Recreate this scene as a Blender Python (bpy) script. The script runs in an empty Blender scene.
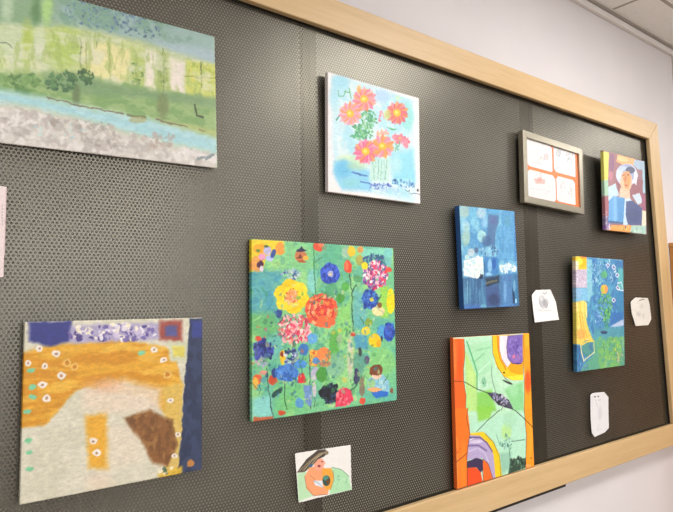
import bpy, bmesh, math, random
import numpy as np
from mathutils import Matrix, Vector
SC = bpy.context.scene
COL = SC.collection

# ------------------------------------------------------------------ camera
EYE = 1.55                       # camera height; the board's panel lies in y = 0, the room is on its -y side
cam_data = bpy.data.cameras.new('camera')
cam_data.sensor_fit = 'HORIZONTAL'; cam_data.sensor_width = 36.0; cam_data.lens = 32.392
cam_data.clip_start = 0.02
camera = bpy.data.objects.new('camera', cam_data); COL.objects.link(camera)
_pitch, _roll, _yaw = 0.0818, 0.0164, -0.6757
_R = Matrix.Rotation(_yaw, 3, 'Z') @ Matrix.Rotation(_pitch, 3, 'X') @ Matrix.Rotation(_roll, 3, 'Y')
_right, _fwd, _up = _R @ Vector((1, 0, 0)), _R @ Vector((0, 1, 0)), _R @ Vector((0, 0, 1))
_m = Matrix((_right, _up, -_fwd)).transposed().to_4x4()
_m.translation = Vector((0, -1.1, EYE))
camera.matrix_world = _m
SC.camera = camera

# ------------------------------------------------------------------ world, exposure
world = bpy.data.worlds.new('world'); SC.world = world; world.use_nodes = True
world.node_tree.nodes['Background'].inputs['Color'].default_value = (0.9, 0.95, 1.0, 1)
world.node_tree.nodes['Background'].inputs['Strength'].default_value = 0.3
SC.view_settings.view_transform = 'Standard'; SC.view_settings.look = 'None'
SC.view_settings.gamma = 1.0; SC.view_settings.use_curve_mapping = False
SC.view_settings.exposure = -0.14
SC.cycles.max_bounces = 8; SC.cycles.transparent_max_bounces = 12
SC.cycles.caustics_reflective = False; SC.cycles.caustics_refractive = False

# ------------------------------------------------------------------ ceiling lamps (light of the recessed panels)
CEIL = EYE + 1.138
LAMPS = [(-0.7, -1.15, 26), (1.88, -1.12, 34), (4.05, -1.05, 30), (-0.7, -3.6, 40), (1.7, -3.6, 40), (4.1, -3.6, 34)]
for i, (x, y, w) in enumerate(LAMPS):
    ld = bpy.data.lights.new('ceiling_lamp', 'AREA'); ld.shape = 'RECTANGLE'; ld.size = 0.60; ld.size_y = 0.60
    ld.energy = w * 1.0; ld.color = (1.0, 0.975, 0.95)
    lo = bpy.data.objects.new('ceiling_lamp', ld); COL.objects.link(lo)
    lo.location = (x, y, CEIL - 0.012)
# unseen area light added opposite the board, brightening wall, ceiling and sheet reflections
ld = bpy.data.lights.new('added_opposite_fill', 'AREA'); ld.shape = 'RECTANGLE'; ld.size = 3.0; ld.size_y = 1.3
ld.energy = 70; ld.color = (0.95, 0.975, 1.0)
lo = bpy.data.objects.new('added_opposite_fill', ld); COL.objects.link(lo)
lo.location = (2.0, -5.97, 1.95); lo.rotation_euler = (math.radians(90), 0, 0)

# ------------------------------------------------------------------ helpers
def lin(h):
    v = [int(h[i:i + 2], 16) / 255 for i in (0, 2, 4)]
    return tuple(c / 12.92 if c <= 0.04045 else ((c + 0.055) / 1.055) ** 2.4 for c in v)

def link(name, me, mat=None, parent=None, loc=None):
    o = bpy.data.objects.new(name, me); COL.objects.link(o)
    if mat: me.materials.append(mat)
    if parent: o.parent = parent
    if loc: o.location = loc
    return o

def empty(name, loc, label, cat, group=None, rx=0, ry=0):
    o = bpy.data.objects.new(name, None); COL.objects.link(o)
    o.empty_display_size = 0.05; o.location = loc; o.rotation_euler = (rx, ry, 0)
    tag(o, label, cat, group); return o

def tag(o, label, cat, group=None):
    o['label'] = label; o['category'] = cat
    if group: o['group'] = group

def struct(o):
    o['kind'] = 'structure'; return o

def box_bm(bm, a, b):
    vs = [bm.verts.new((x, y, z)) for x in (a[0], b[0]) for y in (a[1], b[1]) for z in (a[2], b[2])]
    for f in ((0, 1, 3, 2), (4, 6, 7, 5), (0, 4, 5, 1), (2, 3, 7, 6), (0, 2, 6, 4), (1, 5, 7, 3)):
        bm.faces.new([vs[i] for i in f])

def bm_obj(name, bm, mat, parent=None, bevel=0, seg=2):
    bmesh.ops.recalc_face_normals(bm, faces=bm.faces)
    if bevel:
        bmesh.ops.bevel(bm, geom=list(bm.edges), offset=bevel, segments=seg, profile=0.5, affect='EDGES')
    me = bpy.data.meshes.new(name); bm.to_mesh(me); bm.free()
    return link(name, me, mat, parent)

def box(name, a, b, mat, parent=None, bevel=0):
    bm = bmesh.new(); box_bm(bm, a, b); return bm_obj(name, bm, mat, parent, bevel)

def prism(name, pts, y0, y1, mat, parent=None, bevel=0):
    """a polygon in x, z pushed through from y0 (front) to y1"""
    bm = bmesh.new()
    f = [bm.verts.new((x, y0, z)) for x, z in pts]; k = [bm.verts.new((x, y1, z)) for x, z in pts]
    bm.faces.new(f); bm.faces.new(k[::-1]); n = len(pts)
    for i in range(n): bm.faces.new((f[i], k[i], k[(i + 1) % n], f[(i + 1) % n]))
    return bm_obj(name, bm, mat, parent, bevel)

def tube(name, pts, r, mat, parent=None, n=8):
    cu = bpy.data.curves.new(name, 'CURVE'); cu.dimensions = '3D'; cu.bevel_depth = r; cu.bevel_resolution = 2
    cu.use_fill_caps = True
    sp = cu.splines.new('POLY'); sp.points.add(len(pts) - 1)
    for p, q in zip(sp.points, pts): p.co = (*q, 1)
    tmp = bpy.data.objects.new('tmp', cu); COL.objects.link(tmp)
    me = bpy.data.meshes.new_from_object(tmp.evaluated_get(bpy.context.evaluated_depsgraph_get()))
    bpy.data.objects.remove(tmp); bpy.data.curves.remove(cu); me.materials.clear()
    for p in me.polygons: p.use_smooth = True
    me.name = name
    return link(name, me, mat, parent)

# ------------------------------------------------------------------ materials
class Nodes:
    def __init__(s, name):
        s.m = bpy.data.materials.new(name); s.m.use_nodes = True; s.t = s.m.node_tree
        s.p = s.t.nodes['Principled BSDF']; s.out = s.t.nodes['Material Output']
    def n(s, kind, **kw):
        nd = s.t.nodes.new('ShaderNode' + kind)
        for k, v in kw.items(): setattr(nd, k, v)
        return nd
    def l(s, a, b): s.t.links.new(a, b)
    def math(s, op, a, b=None):
        nd = s.n('Math', operation=op)
        for i, v in enumerate((a, b)):
            if v is None: continue
            if hasattr(v, 'links'): s.l(v, nd.inputs[i])
            else: nd.inputs[i].default_value = v
        return nd.outputs[0]
    def coord(s, scale, loc=(0, 0, 0)):
        mp = s.n('Mapping'); mp.inputs['Scale'].default_value = scale; mp.inputs['Location'].default_value = loc
        s.l(s.n('TexCoord').outputs['Object'], mp.inputs['Vector']); return mp.outputs[0]
    def noise(s, scale, vec, detail=4, rough=0.5):
        nz = s.n('TexNoise'); nz.inputs['Scale'].default_value = scale; nz.inputs['Detail'].default_value = detail
        nz.inputs['Roughness'].default_value = rough; s.l(vec, nz.inputs['Vector']); return nz.outputs['Fac']
    def ramp(s, fac, stops):
        r = s.n('ValToRGB'); e = r.color_ramp.elements
        while len(e) < len(stops): e.new(0.5)
        for k, (p, c) in zip(e, stops): k.position = p; k.color = (*lin(c), 1)
        s.l(fac, r.inputs[0]); return r.outputs[0]
    def bump(s, h, strength, dist=0.001):
        b = s.n('Bump'); b.inputs['Strength'].default_value = strength; b.inputs['Distance'].default_value = dist
        s.l(h, b.inputs['Height']); s.l(b.outputs[0], s.p.inputs['Normal'])
    def set(s, **kw):
        for k, v in kw.items(): s.p.inputs[k].default_value = v

def noisy(name, c0, c1, scale=(1, 1, 1), ns=8, rough=0.6, metal=0.0, bump=0.0, spec=0.5):
    k = Nodes(name); f = k.noise(ns, k.coord(scale), 5)
    k.l(k.ramp(f, [(0.3, c0), (0.7, c1)]), k.p.inputs['Base Color'])
    k.p.inputs['Roughness'].default_value = rough; k.p.inputs['Metallic'].default_value = metal
    k.p.inputs['Specular IOR Level'].default_value = spec
    if bump: k.bump(f, bump)
    return k.m

def wood(name, scale, c=('c0a070', 'cdae80', 'd6b98c'), rough=0.45):
    k = Nodes(name)
    v = k.coord(scale)
    a = k.noise(3.0, v, 6, 0.6); b = k.noise(30.0, v, 3, 0.5)
    mix = k.math('ADD', k.math('MULTIPLY', a, 0.7), k.math('MULTIPLY', b, 0.3))
    k.l(k.ramp(mix, [(0.3, c[0]), (0.5, c[1]), (0.72, c[2])]), k.p.inputs['Base Color'])
    k.set(Roughness=rough); k.bump(b, 0.08, 0.0005); return k.m

M = {}
M['wall'] = noisy('wall_paint', 'd5d0d2', 'dbd6d7', (1, 1, 1), 3, 0.85, bump=0.02)
M['white'] = noisy('white_trim_paint', 'dcd8d4', 'e6e2de', (1, 1, 1), 6, 0.5)
M['perimeter_shade'] = noisy('grey_perimeter_shade', 'c8c2bc', 'd0cac4', (1, 1, 1), 6, 0.6)
M['wood_h'] = wood('light_wood_along_x', (0.6, 8, 14))
M['wood_v'] = wood('light_wood_along_z', (14, 8, 0.6))
M['cabinet_wood'] = wood('golden_wood', (12, 8, 0.6), ('a06a30', 'b67c3c', 'c48c4a'))
M['black'] = noisy('black_gasket', '0c0b0a', '161412', (1, 1, 1), 40, 0.6)
M['post'] = noisy('dark_post', '161514', '1e1c1a', (1, 1, 1), 20, 0.5)
M['floor'] = noisy('brown_vinyl', 'a89e92', 'b2a89c', (1, 1, 1), 4, 0.5)
M['far_dark'] = noisy('dark_stand_in', '3c342c', '4a4036', (1, 1, 1), 2, 0.7)
M['steel'] = noisy('hook_steel', 'a8a49c', 'c0bcb4', (1, 1, 1), 20, 0.3, 1.0)
M['backing'] = noisy('plaster_behind_sheet', 'c8c4ba', 'd0ccc2', (1, 1, 1), 5, 0.9)

k = Nodes('brushed_champagne_metal')
f = k.noise(40, k.coord((1.5, 40, 60)), 3)
k.l(k.ramp(f, [(0.25, '9a9484'), (0.75, 'b0aa98')]), k.p.inputs['Base Color'])
k.set(Metallic=0.75, Roughness=0.38); k.bump(f, 0.05, 0.0003); M['frame_metal'] = k.m
M['orange_card'] = noisy('orange_backing_card', 'e8763a', 'f08444', (1, 1, 1), 20, 0.8)
k = Nodes('picture_glass')
tr = k.n('BsdfTransparent'); gl = k.n('BsdfGlossy'); gl.inputs['Roughness'].default_value = 0.35
lw = k.n('LayerWeight'); lw.inputs['Blend'].default_value = 0.5
fac = k.math('ADD', 0.02, k.math('MULTIPLY', k.math('POWER', lw.outputs['Facing'], 5.0), 0.5))
mx = k.n('MixShader'); k.l(fac, mx.inputs[0]); k.l(tr.outputs[0], mx.inputs[1]); k.l(gl.outputs[0], mx.inputs[2])
k.l(mx.outputs[0], k.out.inputs['Surface']); M['glass'] = k.m

# anthracite sheet with staggered round holes (see-through where there is a hole)
PITCH_X, PITCH_Z, HOLE = 0.0073, 0.0118, 0.0024
k = Nodes('perforated_anthracite_metal')
sep = k.n('SeparateXYZ'); k.l(k.n('TexCoord').outputs['Object'], sep.inputs[0])
def _lattice(off):
    dx = k.math('MULTIPLY', k.math('SUBTRACT', k.math('FRACT', k.math('ADD', k.math('DIVIDE', sep.outputs['X'], PITCH_X), off)), 0.5), PITCH_X)
    dz = k.math('MULTIPLY', k.math('SUBTRACT', k.math('FRACT', k.math('ADD', k.math('DIVIDE', sep.outputs['Z'], PITCH_Z), off)), 0.5), PITCH_Z)
    return k.math('SQRT', k.math('ADD', k.math('MULTIPLY', dx, dx), k.math('MULTIPLY', dz, dz)))
hole = k.math('LESS_THAN', k.math('MINIMUM', _lattice(0.0), _lattice(0.5)), HOLE)
nz = k.noise(6, k.coord((1, 1, 1)), 3)
k.l(k.ramp(nz, [(0.3, '67645a'), (0.7, '716d62')]), k.p.inputs['Base Color'])
k.set(Metallic=0.85, Roughness=0.36)
tr = k.n('BsdfTransparent'); mx = k.n('MixShader')
k.l(hole, mx.inputs[0]); k.l(k.p.outputs[0], mx.inputs[1]); k.l(tr.outputs[0], mx.inputs[2])
k.l(mx.outputs[0], k.out.inputs['Surface']); M['perforated'] = k.m

# ceiling tiles with recessed bars between them
k = Nodes('ceiling_tiles')
sep = k.n('SeparateXYZ'); k.l(k.n('TexCoord').outputs['Object'], sep.inputs[0])
def _bar(sock, off):
    d = k.math('ABSOLUTE', k.math('SUBTRACT', k.math('FRACT', k.math('ADD', k.math('DIVIDE', k.math('SUBTRACT', sock, off), 0.6), 0.5)), 0.5))
    return k.math('LESS_THAN', d, 0.012)
bar = k.math('MAXIMUM', _bar(sep.outputs['X'], 2.285), _bar(sep.outputs['Y'], -0.156))
mc = k.n('MixRGB'); k.l(bar, mc.inputs[0])
k.l(k.ramp(k.noise(60, k.coord((1, 1, 1)), 4), [(0.3, 'f2f0ee'), (0.7, 'f8f6f4')]), mc.inputs[1])
mc.inputs[2].default_value = (*lin('b0a89e'), 1)
k.l(mc.outputs[0], k.p.inputs['Base Color']); k.set(Roughness=0.9); M['ceiling'] = k.m

def paint_material(name, rough, bump):
    k = Nodes(name)
    at = k.n('Attribute'); at.attribute_name = 'paint'
    k.l(at.outputs['Color'], k.p.inputs['Base Color']); k.set(Roughness=rough)
    k.bump(k.noise(220, k.coord((1, 1, 0.6)), 4), bump, 0.0006); return k.m
M['paint'] = paint_material('brushed_paint', 0.5, 0.25)
M['paper'] = paint_material('drawn_paper', 0.8, 0.05)

# ------------------------------------------------------------------ the room
struct(box('wall_back', (-3.5, 0.02, 0), (2.86, 0.14, CEIL + 0.05), M['wall']))
struct(box('wall_far', (2.86, 1.5, 0), (6.5, 1.6, CEIL + 0.05), M['wall']))
struct(box('wall_passage', (2.74, 0.14, 0), (2.86, 1.5, CEIL + 0.05), M['wall']))
struct(box('wall_left', (-3.6, -6.0, 0), (-3.5, 0.14, CEIL + 0.05), M['wall']))
struct(box('wall_right', (6.5, -6.0, 0), (6.6, 1.6, CEIL + 0.05), M['wall']))
struct(box('dark_reflection_strip', (6.48, -6.0, 0), (6.5, 1.5, EYE - 0.05), M['far_dark']))   # unseen dark strip added to darken the board's lower-right reflections
struct(box('wall_front', (-3.5, -6.1, 0), (6.5, -6.0, CEIL + 0.05), M['wall']))
struct(box('floor', (-3.5, -6.0, -0.1), (6.5, 1.5, 0.0), M['floor']))
struct(box('ceiling', (-3.5, -6.0, CEIL), (6.5, 1.5, CEIL + 0.05), M['ceiling']))
struct(box('dark_corner_strip', (2.8605, 0.05, 0), (2.885, 0.14, CEIL), M['far_dark']))    # dark strip round the corner, in place of a dark gap
# cornice profile where wall and ceiling meet
struct(prism('trim_1', [(-3.5, EYE + 1.098), (2.86, EYE + 1.098), (2.86, EYE + 1.122), (-3.5, EYE + 1.122)], 0.004, 0.02, M['white'], bevel=0.003))
struct(box('perimeter_shade_strip', (-3.5, -0.006, EYE + 1.131), (2.86, 0.02, CEIL), M['perimeter_shade']))  # grey strip: soft shading along the ceiling edge, put into its colour

# ------------------------------------------------------------------ the display board
board = empty('display_board', (1.1, 0, EYE - 0.57), 'long wall display board of dark perforated metal in a light wood frame', 'display board')
BX, BZ = 1.1, EYE - 0.57
def on_board(o):
    o.parent = board; o.location = Vector(o.location) - Vector((BX, 0, BZ)); return o
ZT, ZTI, ZBI, ZB = EYE + 0.727, EYE + 0.651, EYE - 0.4885, EYE - 0.569
XL, XLI = -1.02, -0.945
def rx_in(z):  return 2.532 - 0.0585 * (z - EYE)          # the right rail stands a little out of plumb
def rx_out(z): return 2.617 - 0.0575 * (z - EYE)
FY = -0.022
on_board(prism('top_rail', [(XL, ZT), (rx_out(ZT), ZT), (rx_in(ZTI), ZTI), (XLI, ZTI)], FY, -0.006, M['wood_h'], bevel=0.0025))
on_board(prism('bottom_rail', [(XL, ZB), (rx_out(ZB), ZB), (rx_in(ZBI), ZBI), (XLI, ZBI)], FY, -0.006, M['wood_h'], bevel=0.0025))
on_board(prism('side_rail', [(rx_out(ZT), ZT), (rx_out(ZB), ZB), (rx_in(ZBI), ZBI), (rx_in(ZTI), ZTI)], FY, -0.006, M['wood_v'], bevel=0.0025))
on_board(prism('side_rail', [(XL, ZT), (XL, ZB), (XLI, ZBI), (XLI, ZTI)], FY, -0.006, M['wood_v'], bevel=0.0025))
# black gasket between the rails and the metal sheet
g = 0.004
on_board(prism('gasket', [(XLI, ZTI + g), (rx_in(ZTI), ZTI + g), (rx_in(ZTI), ZTI + 0.05), (XLI, ZTI + 0.05)], -0.0062, 0.019, M['black']))
on_board(prism('gasket', [(XLI, ZBI - g), (rx_in(ZBI), ZBI - g), (rx_in(ZBI), ZBI - 0.05), (XLI, ZBI - 0.05)], -0.0062, 0.019, M['black']))
on_board(prism('gasket', [(rx_in(ZTI) + g, ZTI), (rx_in(ZBI) + g, ZBI), (rx_in(ZBI) + 0.05, ZBI), (rx_in(ZTI) + 0.05, ZTI)], -0.0062, 0.019, M['black']))
on_board(prism('gasket', [(XLI - g, ZTI), (XLI - g, ZBI), (XLI - 0.05, ZBI), (XLI - 0.05, ZTI)], -0.0062, 0.019, M['black']))
# three perforated sheets that meet at two posts
S1, S2 = 0.811, 1.688
def sheet(x0, x1a, x1b):
    o = prism('perforated_sheet', [(x0, ZTI + 0.02), (x1a, ZTI + 0.02), (x1b, ZBI - 0.02), (x0, ZBI - 0.02)], 0.0, 0.0015, M['perforated'])
    return on_board(o)
sheet(XLI - 0.02, S1, S1); sheet(S1 + 0.0004, S2, S2); sheet(S2 + 0.0004, rx_in(ZTI) + 0.01, rx_in(ZBI) + 0.01)
on_board(box('support_post', (0.795, 0.0018, ZBI - 0.02), (0.832, 0.0183, ZTI + 0.02), M['post']))
on_board(box('support_post', (1.664, 0.0018, ZBI - 0.02), (1.712, 0.0183, ZTI + 0.02), M['post']))
on_board(box('edge_strip', (XL, -0.0055, ZB - 0.0145), (1.795, 0.019, ZB + 0.02), M['black']))

on_board(box('plaster_backing', (XLI, 0.0185, ZBI - 0.02), (rx_in(ZBI), 0.0198, ZTI + 0.02), M['backing']))
# tall wooden cabinet at the corner
cab = empty('wooden_cabinet', (2.9, -0.19, 0), 'golden brown wooden cabinet standing beside the right end of the board', 'cabinet')
CT = EYE + 0.243
o = box('body', (2.712, -0.36, 0.06), (3.10, 0.018, CT - 0.018), M['cabinet_wood'], None, 0.002); o.parent = cab; o.location -= cab.location
o = box('top', (2.708, -0.385, CT - 0.018), (3.104, 0.018, CT), M['cabinet_wood'], None, 0.002); o.parent = cab; o.location -= cab.location
o = box('door', (2.716, -0.38, 0.07), (3.096, -0.36, CT - 0.022), M['cabinet_wood'], None, 0.002); o.parent = cab; o.location -= cab.location
hd = tube('handle', [(3.05, -0.38, 1.05), (3.05, -0.405, 1.05), (3.05, -0.405, 1.17), (3.05, -0.38, 1.17)], 0.005, M['steel']); hd.parent = o
o = box('plinth', (2.73, -0.34, 0.0), (3.08, 0.018, 0.06), M['black']); o.parent = cab; o.location -= cab.location

# ---- paint strokes per picture, millimetres from its centre; sizes: centre x, z, width, height, tilt, face depth, lean
PAINT = {}
SIZE = {'garden': (0.849, -0.0459, 0.4079, 0.3734, -0.0019, 0.014, 0),
  'river': (0.3604, 0.4132, 0.4105, 0.2733, 0.0232, 0.01, 0),
  'vase': (1.001, 0.4031, 0.3057, 0.2819, -0.0002, 0.018, 0.02),
  'blue': (1.4308, 0.1298, 0.2541, 0.285, 0.0207, 0.023, 0),
  'orange': (1.4379, -0.2891, 0.349, 0.3941, -0.0055, 0.017, 0),
  'portrait': (2.2407, 0.3975, 0.3155, 0.2862, 0.0092, 0.036, 0.03),
  'chair': (2.0374, -0.0402, 0.3236, 0.3818, -0.0049, 0.024, 0.037),
  'gold': (0.3769, -0.162, 0.312, 0.2871, -0.0024, 0.016, 0),
  'card': (0.8344, -0.3707, 0.1611, 0.1249, 0.0, 0.004, 0),
  'draw_a': (1.7134, 0.4717, 0.1399, 0.0882, -0.033, 0.02, 0),
  'draw_b': (1.8606, 0.473, 0.1291, 0.0901, -0.0193, 0.02, 0),
  'draw_c': (1.7195, 0.3726, 0.1543, 0.0852, -0.0305, 0.02, 0),
  'draw_d': (1.8605, 0.3722, 0.112, 0.0836, -0.0455, 0.02, 0),
  'paper_a': (1.7295, -0.0118, 0.153, 0.105, 0.0, 0.004, 0),
  'paper_b': (2.3773, -0.0424, 0.1717, 0.1098, 0.0, 0.004, 0),
  'paper_c': (2.0298, -0.3881, 0.1243, 0.1512, 0.0, 0.004, 0),
  'tag_card': (0.1696, 0.1317, 0.0478, 0.1545, 0.0, 0.004, 0)}
POLY = {'card': [[-78.7,56.4],[76.3,51.0],[77.3,3.2],[78.4,-50.2],[-70.7,-47.9],[-74.2,4.4]],'paper_a': [[-74.0,34.6],[-50.1,50.6],[30.2,52.4],[59.9,12.0],[72.7,-45.9],[-66.9,-50.5]],'paper_b': [[-81.6,38.0],[-40.5,54.7],[58.5,52.3],[72.6,28.7],[82.2,-30.1],[53.7,-52.7],[-53.4,-52.9],[-75.8,-7.2]],'paper_c': [[-55.5,71.5],[-38.6,76.5],[35.3,72.4],[61.1,52.5],[56.8,-53.7],[27.9,-65.1],[-43.2,-70.1],[-66.0,-50.2]],'tag_card': [[-21.9,74.9],[22.1,70.1],[21.5,-76.9],[-21.7,-77.6]]}
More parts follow.
